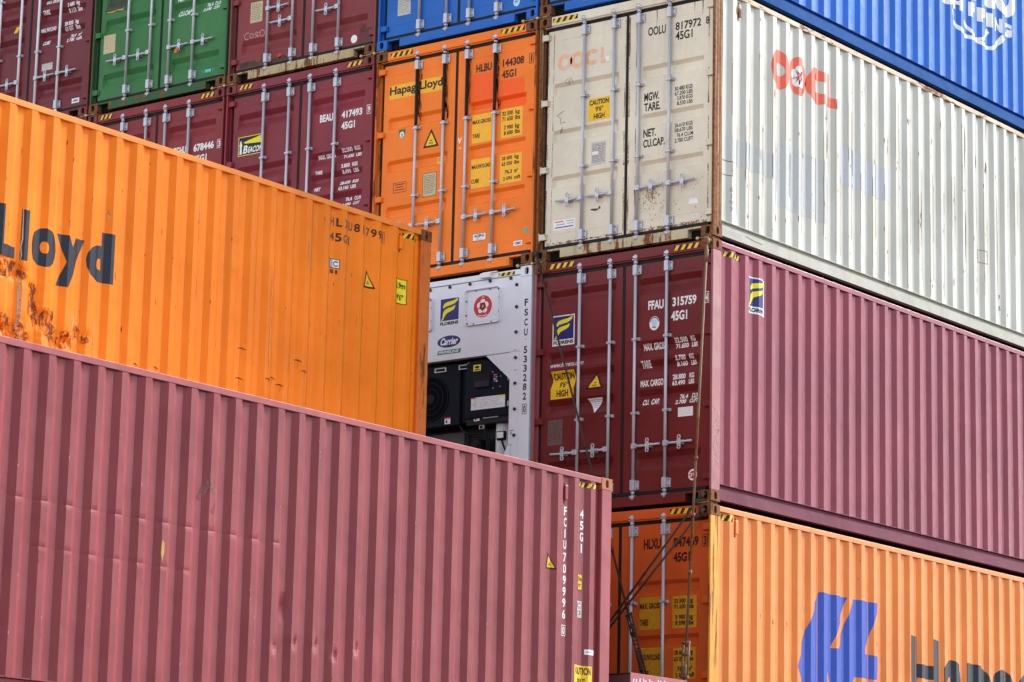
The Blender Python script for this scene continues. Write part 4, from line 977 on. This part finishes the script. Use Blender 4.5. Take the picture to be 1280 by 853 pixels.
# ------------------------------------------------------------------ the nearer bay
rr = random.Random(21)
def bump(y, z, y0, z0, ry, rz):
    q = ((y - y0) / ry) ** 2 + ((z - z0) / rz) ** 2
    return math.exp(-q * 1.4) if q < 6 else 0.
from mathutils import noise as mnoise
OD = [(L + a, v, ry, rz) for a, v, ry, rz in ((-6.20, 1.28, .16, .10), (-6.02, 1.27, .12, .09), (-6.07, .73, .15, .10), (-5.95, .74, .10, .09), (-5.78, 1.18, .05, .05), (-5.74, .98, .06, .22), (-5.63, .86, .12, .13), (-5.46, .70, .12, .09), (-5.35, .73, .10, .08), (-5.20, .80, .08, .06), (-5.11, .79, .07, .06), (-5.86, .64, .10, .09))]
def o_dent(y, z, x):
    if not (L - 6.6 < y < L - 4.8 and .4 < z < 1.6): return 0.
    k = max(math.exp(-1.2 * (((y - y0) / ry) ** 2 + ((z - z0) / rz) ** 2)) for y0, z0, ry, rz in OD)
    if k < .02: return 0.
    n = mnoise.turbulence(Vector((y * 5.5, z * 7.5, 3.1)), 3, False, noise_basis='PERLIN_ORIGINAL')
    m = mnoise.noise(Vector((y * 9, z * 14, 7.7)))
    return k * (-.030 - .045 * n + .035 * m) * (1. if x > -.03 else .5)
ozr = [ZLO] + [.30, .4] + [.50 + .018 * k for k in range(56)] + [1.6, 1.8, 2.3, ZHI]
yo = (L - .372) % PITCH
fo, _x = container(1, 0, GAP_Y - L, 'bright orange container in front, big dark lettering and buckled dents on its side', mat=hlbu, side=front_o, post=post_o, far_post=post_o, rail=rail_o, cast=cast_o, y1=yo,
                   dent=o_dent, zrows=ozr, fine=(L - 6.6, L - 4.6))
F = lambda: side_decal(yo, L)
d = F(); [d.text(ch, a, v0, b, v1, NAVY_T, 0, bo) for ch, a, b, v0, v1, bo in (('l', -5.97, -5.888, 1.385, 1.866, .06), ('o', -5.832, -5.508, 1.374, 1.745, .045), ('y', -5.500, -5.151, 1.238, 1.736, .045), ('d', -5.132, -4.778, 1.374, 1.866, .045))]; d.rect(-6.37, 1.385, -6.19, 1.866, NAVY_T); d.rect(-6.19, 1.385, -6.02, 1.492, NAVY_T); d.text('Hapag-', -8.35, 1.22, -6.50, 1.866, NAVY_T, 0, .045); d.build('lettering', fo)
d = F()
OLD = worn('stencilled number', (.13, .06, .04), (.60, .36, .20), .08, .5, 6)
for ch, a in (('H', -1.64), ('L', -1.545), ('X', -1.44), ('U', -1.345), ('8', -1.262), ('1', -1.165), ('7', -1.06), ('9', -.985), ('9', -.895)):
    d.text(ch, a + (.02 if ch == '1' else 0), 2.640, a + (.045 if ch == '1' else .062), 2.732, BROWN_T if ch in '8L9' else OLD, 0, .012)
boxed(d, '1', -.822, -.750, 2.615, 2.738, OLD, .012)
for ch, a in (('4', -1.638), ('5', -1.555), ('G', -1.46), ('1', -1.37)): d.text(ch, a + (.02 if ch == '1' else 0), 2.478, a + (.045 if ch == '1' else .068), 2.57, BROWN_T if ch == '5' else OLD, 0, .012)
d.build('lettering', fo)
d = F(); d.rect(-1.640, 2.185, -1.497, 2.285, BLACK); d.rect(-1.632, 2.193, -1.585, 2.277, GREYT, 1); d.rect(-1.582, 2.193, -1.505, 2.277, WHITE, 1); d.text('C', -1.572, 2.205, -1.515, 2.265, BLACK, 2, .02); d.text('81', -1.622, 2.127, -1.52, 2.17, BROWN_T, 1, .02); d.build('approval_label', fo)
d = F(); warn_tri(d, (-1.030, 2.262), (-1.062, 2.085), (-.926, 2.085)); d.build('warning_label', fo)
d = F(); d.rect(-.562, 2.006, -.383, 2.285, BLACK); d.rect(-.553, 2.015, -.392, 2.276, LEMON, 1); d.text('2.9m', -.56 + .012, 2.175, -.402, 2.245, BLACK, 2, .02); d.text('9\u20196\u201d', -.53, 2.045, -.42, 2.115, BLACK, 2, .02); d.build('height_label', fo)
d = F(); d.stripes(-.455, 2.745, -.228, 2.80, 3); d.build('hazard_tape', fo)
vent(fo, L - .535, 2.68, front_o)
d = side_decal(yo, L, o_dent)
for k in range(170):
    i = rr.randrange(0, 34); y = -.372 - i * PITCH + rr.choice((0., .072, .14, .21)) + rr.uniform(-.006, .006); v = rr.uniform(.3, 2.7); h = abs(rr.gauss(0, .03)) + .008
    d.line([(y, v), (y + rr.uniform(-.005, .005), v - h * .6), (y, v - h)], [.003, rr.uniform(.004, .011), .003], rr.choice((BROWN_T, post_o, post_o)), 0)
for (y, v) in ((-4.397, .668), (-4.121, .68), (-2.926, 1.079), (-2.942, .773), (-2.539, .828), (-2.45, .86), (-2.35, .80), (-2.084, 1.103), (-2.0, 1.0)):
    d.line([(y - .045, v + .005), (y, v + .010), (y + .045, v - .006)], [.004, .012, .004], BROWN_T); d.line([(y + .01, v), (y, v - .07)], [.006, .002], post_o)
FLK = worn('flaked edge', (.50, .40, .28), (.40, .13, .03), .42, .8, 5)
BRN = worn('rust and dent shade', (.20, .048, .012), (.78, .18, .008), .50, .8, 15, 20)  # rust, darkened so the colour also carries the shade in the dents
for y0_, v0_, ry_, rz_ in OD:
    for q in range(3):
        cy, cv = y0_ - L + rr.gauss(0, ry_ * .4), v0_ + rr.gauss(0, rz_ * .4); k1 = rr.uniform(.5, 1.1)
        d.poly([(cy + ry_ * k1 * math.cos(t * .7) * rr.uniform(.5, 1), cv + rz_ * k1 * math.sin(t * .7) * rr.uniform(.5, 1)) for t in range(9)], BRN, 0)
for (y, v1, v0, ww) in ((-5.955, 1.25, .62, .035), (-5.25, 1.0, .65, .03), (-4.98, 1.0, .6, .02), (-6.23, 1.2, .8, .03), (-5.96, 1.9, 1.35, .012), (-4.86, 2.1, 2.0, .018), (-3.63, 2.5, 1.0, .006), (-2.54, 1.9, .9, .008), (-2.0, 2.4, 2.1, .008)):
    n = 7; d.line([(y + rr.uniform(-.006, .006), v1 + (v0 - v1) * k / n) for k in range(n + 1)], [.004] + [ww * rr.uniform(.5, 1.1) for _ in range(n - 1)] + [.004], FLK, 0)
d.build('rust_marks_and_shade', fo)

def m_dent(y, z, x):
    t = 0.; k = 1. if x > -.02 else .25
    if 3.9 < y < 7.3: t -= .005 * k * max(0, 1 - abs(z - 1.633) / .03) * (1 if y > 4.05 else 0)
    if 4.2 < y < 6.15: t -= .004 * k * max(0, 1 - abs(z - 1.262) / .03)
    for (a, v) in ((-4.77, .774), (-4.484, .779), (-4.239, .715), (-3.933, .80)): t -= .014 * bump(y, z, L + a + .02, v, .055, .06); t += .005 * bump(y, z, L + a - .04, v + .03, .03, .05)
    for (a, v) in ((-5.0, .72), (-4.9, 1.1)): t -= .02 * bump(y, z, L + a, v, .05, .06)
    return t
mzr = [ZLO, .5] + [.56 + .03 * k for k in range(14)] + [1.1, 1.225, 1.245, 1.262, 1.28, 1.30, 1.59, 1.615, 1.633, 1.65, 1.675, 2.2, ZHI]
ym = (L - .357) % PITCH
fm, _x = container(0, -1, GAP_Y - L, 'rose maroon container in front, white number written down its right end', mat=ffau, side=front_m, post=cast_rail_m, far_post=cast_rail_m, rail=cast_rail_m, cast=cast_front, y1=ym,
                   dent=m_dent, zrows=mzr, fine=(L - 5.3, L - 3.8))
F = lambda: side_decal(ym, L)
d = F()
d.upright('FCIU', -.742, 2.523, 2.095, .046, WHITE, 0, .008, .2); d.upright('709996', -.740, 2.058, 1.40, .050, WHITE, 0, .008, .2); boxed(d, '0', -.771, -.709, 1.228, 1.338, WHITE, .008)
d.upright('45G1', -.462, 2.528, 2.09, .056, WHITE, 0, .010, .22); d.build('lettering', fm)
d = F(); warn_tri(d, (-1.020, 2.022), (-1.046, 1.872), (-.918, 1.872)); d.build('warning_label', fm)
d = F(); d.rect(-.546, 1.714, -.443, 1.872, BLACK); d.rect(-.541, 1.719, -.448, 1.867, YEL, 1); d.text('2.9m', -.538, 1.80, -.452, 1.85, BROWN_T, 2, .02); d.text('9\u20196\u201d', -.525, 1.735, -.462, 1.78, BROWN_T, 2, .02); d.build('height_label', fm)
d = F(); d.rect(-.547, 1.44, -.442, 1.60, WHITE); d.frame(-.54, 1.525, -.448, 1.592, .006, BLACK, 1); d.text('IC', -.53, 1.537, -.46, 1.58, BLACK, 1, .02); d.frame(-.54, 1.448, -.448, 1.515, .006, BLACK, 1); d.text('33', -.53, 1.46, -.46, 1.503, BLACK, 1, .02); d.build('approval_label', fm)
d = F(); d.rect(-.40, 1.075, -.253, 1.127, WHITE); d.rect(-.385, 1.095, -.31, 1.108, GREYT, 1); d.build('paper_label', fm)
d = F(); d.rect(-.592, .63, -.298, .96, YEL); d.text('CAUTION', -.575, .87, -.315, .943, BLACK, 1, .018); d.text('9\u20196\u201d', -.50, .765, -.39, .835, BLACK, 1, .015); d.text('HIGH', -.52, .66, -.36, .73, BLACK, 1, .02); d.build('caution_label', fm)
d = F(); d.stripes(-.562, 2.757, -.252, 2.803, 4); d.build('hazard_tape', fm)
vent(fm, L - .80, 2.66, front_m)
d = F()
SCF = worn('scuffed grey', (.235, .125, .115), (.22, .035, .045), .62, .7, 9)
d.poly([(-6.05, 1.90), (-6.0, 1.99), (-5.93, 2.07), (-5.86, 2.05), (-5.82, 1.96), (-5.86, 1.97), (-5.93, 1.98), (-6.0, 1.88)], SCF); d.poly([(-5.9, 1.80), (-5.84, 1.88), (-5.82, 1.84), (-5.86, 1.78)], SCF)
d.poly([(-6.465, 1.49), (-6.44, 1.46), (-6.438, 1.38), (-6.46, 1.30), (-6.478, 1.36), (-6.475, 1.44)], flat('ochre scrape', (.46, .27, .07), .7, var=.3))
for k in range(110):
    i = rr.randrange(0, 34); y = -.357 - i * PITCH + rr.choice((0., .072, .02)) + rr.uniform(-.008, .008); v = rr.choice((rr.uniform(.3, 1.2), rr.uniform(.3, 2.7))); h = abs(rr.gauss(0, .016)) + .004
    d.line([(y, v), (y + rr.uniform(-.003, .003), v - h)], [rr.uniform(.003, .007), .003], rr.choice((CHALK, CHALK, BROWN_T)), 0)
d.build('scratches', fm)

# ------------------------------------------------------------------ twist locks between the tiers
def lock_mesh(mb):
    m = brass
    mb.box(-.060, .060, -.075, .075, -.003, .031, m, .006)
    mb.box(-.045, .045, -.092, -.060, .004, .026, m, .006)
    mb.tube([(-.04, -.080, .015), (-.075, -.100, .010), (-.098, -.112, .005)], .008, m, 8)
    mb.ball((-.104, -.115, .003), .021, flat('worn brass knob', (.55, .42, .22), .35, metal=.4))
    mb.tube([(.03, -.085, .015), (.055, -.10, .022)], .010, m, 8)
def twist(col, tier, s, label):
    o = shared('lock', lock_mesh, 'twist_lock', None, None, (xmid(col) + s * (W / 2 - .085), .092, zbot(tier) - .031))
    tag(o, label, 'twist lock', 'twist locks between the stacked containers')
for col, tier, s, label in (
    (0, 1, 1, 'rusty twist lock at the right corner between the cream white and the maroon container'), (0, 1, -1, 'rusty twist lock at the left corner between the cream white and the maroon container'),
    (0, 0, 1, 'rusty twist lock between the maroon corner container and the dull orange one below it'),
    (0, 2, -1, 'rusty twist lock between the corner blue container and the cream white one'),
    (1, 2, 1, 'rusty twist lock at the right end between the orange and the blue container'), (1, 2, -1, 'rusty twist lock at the left end between the orange and the blue container'),
    (1, 1, 1, 'rusty twist lock between the orange container and the white refrigerated one'),
    (2, 2, 1, 'rusty twist lock at the right end between the plum and the faded maroon container'), (2, 2, -1, 'rusty twist lock at the left end between the plum and the faded maroon container'),
    (3, 2, 1, 'rusty twist lock at the right end under the green container'), (3, 2, -1, 'rusty twist lock at the left end under the green container'),
    (4, 2, 1, 'rusty twist lock under the deep maroon container with white rods')):
    twist(col, tier, s, label)

# ------------------------------------------------------------------ lashing gear and its platform in the gap between the bays
ZP = Z0 - 4.87
mb = MB()
mb.box(-9.0, -.004, -1.45, -.42, ZP - .012, ZP, deck_m); mb.box(-9.0, -.013, -1.45, -1.43, ZP - .30, ZP + .004, deck_m); mb.box(-9.0, -.013, -.44, -.42, ZP - .30, ZP + .004, deck_m)
pl = mb.build('lashing_platform'); tag(pl, 'pink edged steel platform low in the gap before the dull orange door', 'platform')
mb = MB(); mb.box(-.012, .0, -1.45, -.42, ZP - .32, ZP + .006, plat, .002); ep = mb.build('edge_plate', pl)
mb = MB(); rr = random.Random(6)
dd = Decal(lambda y, v, off: (.0 + off, y, v))
for k in range(16):
    y = -1.40 + k * .055; dd.line([(y + rr.uniform(-.02, .02), ZP - .03 - rr.uniform(0, .03)), (y + rr.uniform(-.02, .03), ZP - .07), (y + rr.uniform(-.02, .02), ZP - .11 - rr.uniform(0, .04))], rr.uniform(.008, .022), WHITE)
mb.bm.free(); dd.build('scratches', pl)
for i, x in enumerate((-.25, -2.6, -5.0, -7.4)):
    mb = MB(); mb.box(x - .08, x + .08, -1.35, -1.19, Z0 - 5.86, ZP - .013, deck_m, .01); mb.build('support_leg', pl)

def rod(pts, r, label, m=lash, turn=None, hook=True):
    """lashing rod; its head hooks into a casting; turn = (t0, t1): span of the turnbuckle along the rod"""
    a, b = Vector(pts[0]), Vector(pts[1]); t = bpy.data.objects.new('lashing_rod', None); COL.objects.link(t); t.location = b
    tag(t, label, 'lashing rod', 'lashing rods with turnbuckles on the stack')
    A, B = a - b, Vector((0, 0, 0)); at = lambda k: A.lerp(B, k)
    t0, t1 = turn
    mb = MB(); mb.tube([A, at(t0 + .01)], r, m, 10)
    for k in range(3): mb.tube([at(t0 * (.55 + .14 * k) - .004), at(t0 * (.55 + .14 * k) + .004)], r * 1.5, m, 10)
    mb.build('bar', t)
    mb = MB(); mb.tube([A + Vector((0, .14, .03)), A + Vector((0, .05, .02)), A], [r * 1.1, r * 1.5, r * 1.5], m, 10); mb.ball(A, r * 2.1, m, (1, 1, 1.6)); mb.tube([at(.02), at(.05)], [r * 1.9, r * 1.1], m, 10); mb.build('hook', t)
    d = (B - A).normalized(); n = d.cross(Vector((0, 1, 0))).normalized() * (r * 2.4)
    mb = MB()
    for s in (1, -1): mb.tube([at(t0) + n * s, at(t1) + n * s], r * .8, m, 8)
    for k in (t0, (t0 * 2 + t1) / 3, t1):
        mb.tube([at(k) - n * 1.35, at(k) + n * 1.35], r * 1.25, m, 8)
    mb.tube([at(t0), at(t0 + (t1 - t0) * .4)], r * .9, m, 8); mb.tube([at(t1 - (t1 - t0) * .35), B], r * 1.1, m, 8)
    mb.build('turnbuckle', t)
    return t
rod([(-.030, -.075, Z0 - .055), (-.036, -.42, ZP)], .0145, 'upright rusty lashing rod hanging along the corner in front of the maroon door', turn=(.915, .99))
rod([(-2.36, -.08, Z0 + .10), (-.52, -.42, ZP)], .0125, 'dark lashing rod slanting down from the cream white container across the maroon door', lash_dark, turn=(.85, .97))
rod([(-.07, -.08, Z0 - 2.85), (-1.62, -.42, ZP)], .0120, 'upper of the two parallel dark lashing rods slanting across the dull orange door', lash_dark, turn=(.74, .95))
rod([(-.07, -.08, Z0 - 3.02), (-1.58, -.46, ZP)], .0120, 'lower of the two parallel dark lashing rods slanting across the dull orange door', lash_dark, turn=(.76, .95))
mb = MB(); rr = random.Random(9)
P0 = Vector((-.79, -.33, Z0 - 4.20)); P1 = Vector((-.56, -.40, Z0 - 4.80))
pts = [P0.lerp(P1, k / 40) + Vector((.03 * math.cos(k * 1.1), .03 * math.sin(k * 1.1), .012 * math.sin(k * 2.3))) for k in range(41)]
mb.tube(pts, .010, lash_dark, 8); hs = mb.build('rope'); tag(hs, 'dark rope wound round the turnbuckle before the amber panels of the dull orange door', 'rope', 'ropes wound on the lashings')
mb = MB(); P0 = Vector((-1.20, -.36, Z0 - 4.42)); P1 = Vector((-1.02, -.42, Z0 - 4.86))
pts = [P0.lerp(P1, k / 40) + Vector((.045 * math.cos(k * .9), .03 * math.sin(k * 1.3), .02 * math.sin(k * 2.1))) for k in range(41)]
mb.tube(pts, .014, lash_dark, 8); hs = mb.build('rope'); tag(hs, 'dark rope tangle beside the right end of the rose maroon container', 'rope', 'ropes wound on the lashings')

# ------------------------------------------------------------------ the ground and the deck that carries the stacks
conc = paint('quay concrete', (.075, .073, .07), 50, rust=-.6, streak=.0, chips=0, rough=.85, fade=.2, dirt=(.1, .1, .1))
mb = MB(); mb.face([(-400, -400, 0), (400, -400, 0), (400, 400, 0), (-400, 400, 0)], conc); g = mb.build('ground'); g['kind'] = 'structure'
mb = MB()
def block(x0, x1, y0, y1, z1): mb.box(x0, x1, y0, y1, .004, z1, deck_m)
block(-PX * 5, 0, -14.2, 12.4, zbot(-1) - .034)
zb = zbot(-1) - .034
mb.box(-PX * 2 + .03, -PX - .01, .02, 12.2, zb + .004, zbot(0) - .034, deck_m)
mb.box(-PX * 5 + .03, -PX * 2 - .01, .02, 12.2, zb + .004, zbot(1) - .034, deck_m)
mb.box(-PX * 2 + .03, -PX - .01, GAP_Y - L, GAP_Y - .02, zb + .004, zbot(0) - .034, deck_m)
dk = mb.build('deck'); dk['kind'] = 'structure'

# ------------------------------------------------------------------ camera (fitted to the container geometry)
cam = bpy.data.cameras.new('camera'); co = bpy.data.objects.new('camera', cam); COL.objects.link(co)
yaw, pitch, roll, fpx = -.656268, .204735, .0228596, 3611.17
fwd = Vector((math.sin(yaw) * math.cos(pitch), math.cos(yaw) * math.cos(pitch), math.sin(pitch)))
r0 = Vector((math.cos(yaw), -math.sin(yaw), 0)); u0 = r0.cross(fwd)
rt = r0 * math.cos(roll) + u0 * math.sin(roll); up = u0 * math.cos(roll) - r0 * math.sin(roll)
M = Matrix((rt, up, -fwd)).transposed().to_4x4(); M.translation = Vector((16.97198, -25.59314, -7.56872 + Z0))
co.matrix_world = M
cam.sensor_width = 36; cam.lens = 36 * fpx / 1280; cam.clip_end = 2000; cam.clip_start = .5
scene.camera = co

# ------------------------------------------------------------------ daylight: high thin overcast, the bright part of the sky to the right
az, el = R(70), R(36)                     # azimuth from +X towards +Y
sdir = Vector((math.cos(az) * math.cos(el), math.sin(az) * math.cos(el), math.sin(el)))
wd = bpy.data.worlds.new('World'); scene.world = wd; wd.use_nodes = True
nt = wd.node_tree; nt.nodes.clear()
sky = nt.nodes.new('ShaderNodeTexSky'); sky.sky_type = 'NISHITA'; sky.sun_disc = False
sky.sun_elevation = el; sky.sun_rotation = math.atan2(sdir.x, sdir.y); sky.air_density = 1.0; sky.dust_density = .2; sky.ozone_density = 1.0
hsv = nt.nodes.new('ShaderNodeHueSaturation'); hsv.inputs['Saturation'].default_value = .42
bg = nt.nodes.new('ShaderNodeBackground'); bg.inputs['Strength'].default_value = .08
wo = nt.nodes.new('ShaderNodeOutputWorld')
nt.links.new(sky.outputs[0], hsv.inputs['Color']); nt.links.new(hsv.outputs[0], bg.inputs['Color']); nt.links.new(bg.outputs[0], wo.inputs[0])
sl = bpy.data.lights.new('sun', 'SUN'); sl.energy = 1.5; sl.angle = R(20); sl.color = (1, .965, .92)
so = bpy.data.objects.new('sun', sl); COL.objects.link(so); so.rotation_euler = (-sdir).to_track_quat('-Z', 'Y').to_euler(); so.location = (0, 0, 60)

scene.view_settings.view_transform = 'Standard'; scene.view_settings.look = 'None'
scene.view_settings.exposure = 2.2; scene.view_settings.gamma = 1; scene.view_settings.use_curve_mapping = False
scene.render.engine = 'CYCLES'
scene.render.resolution_x, scene.render.resolution_y = 1024, 682
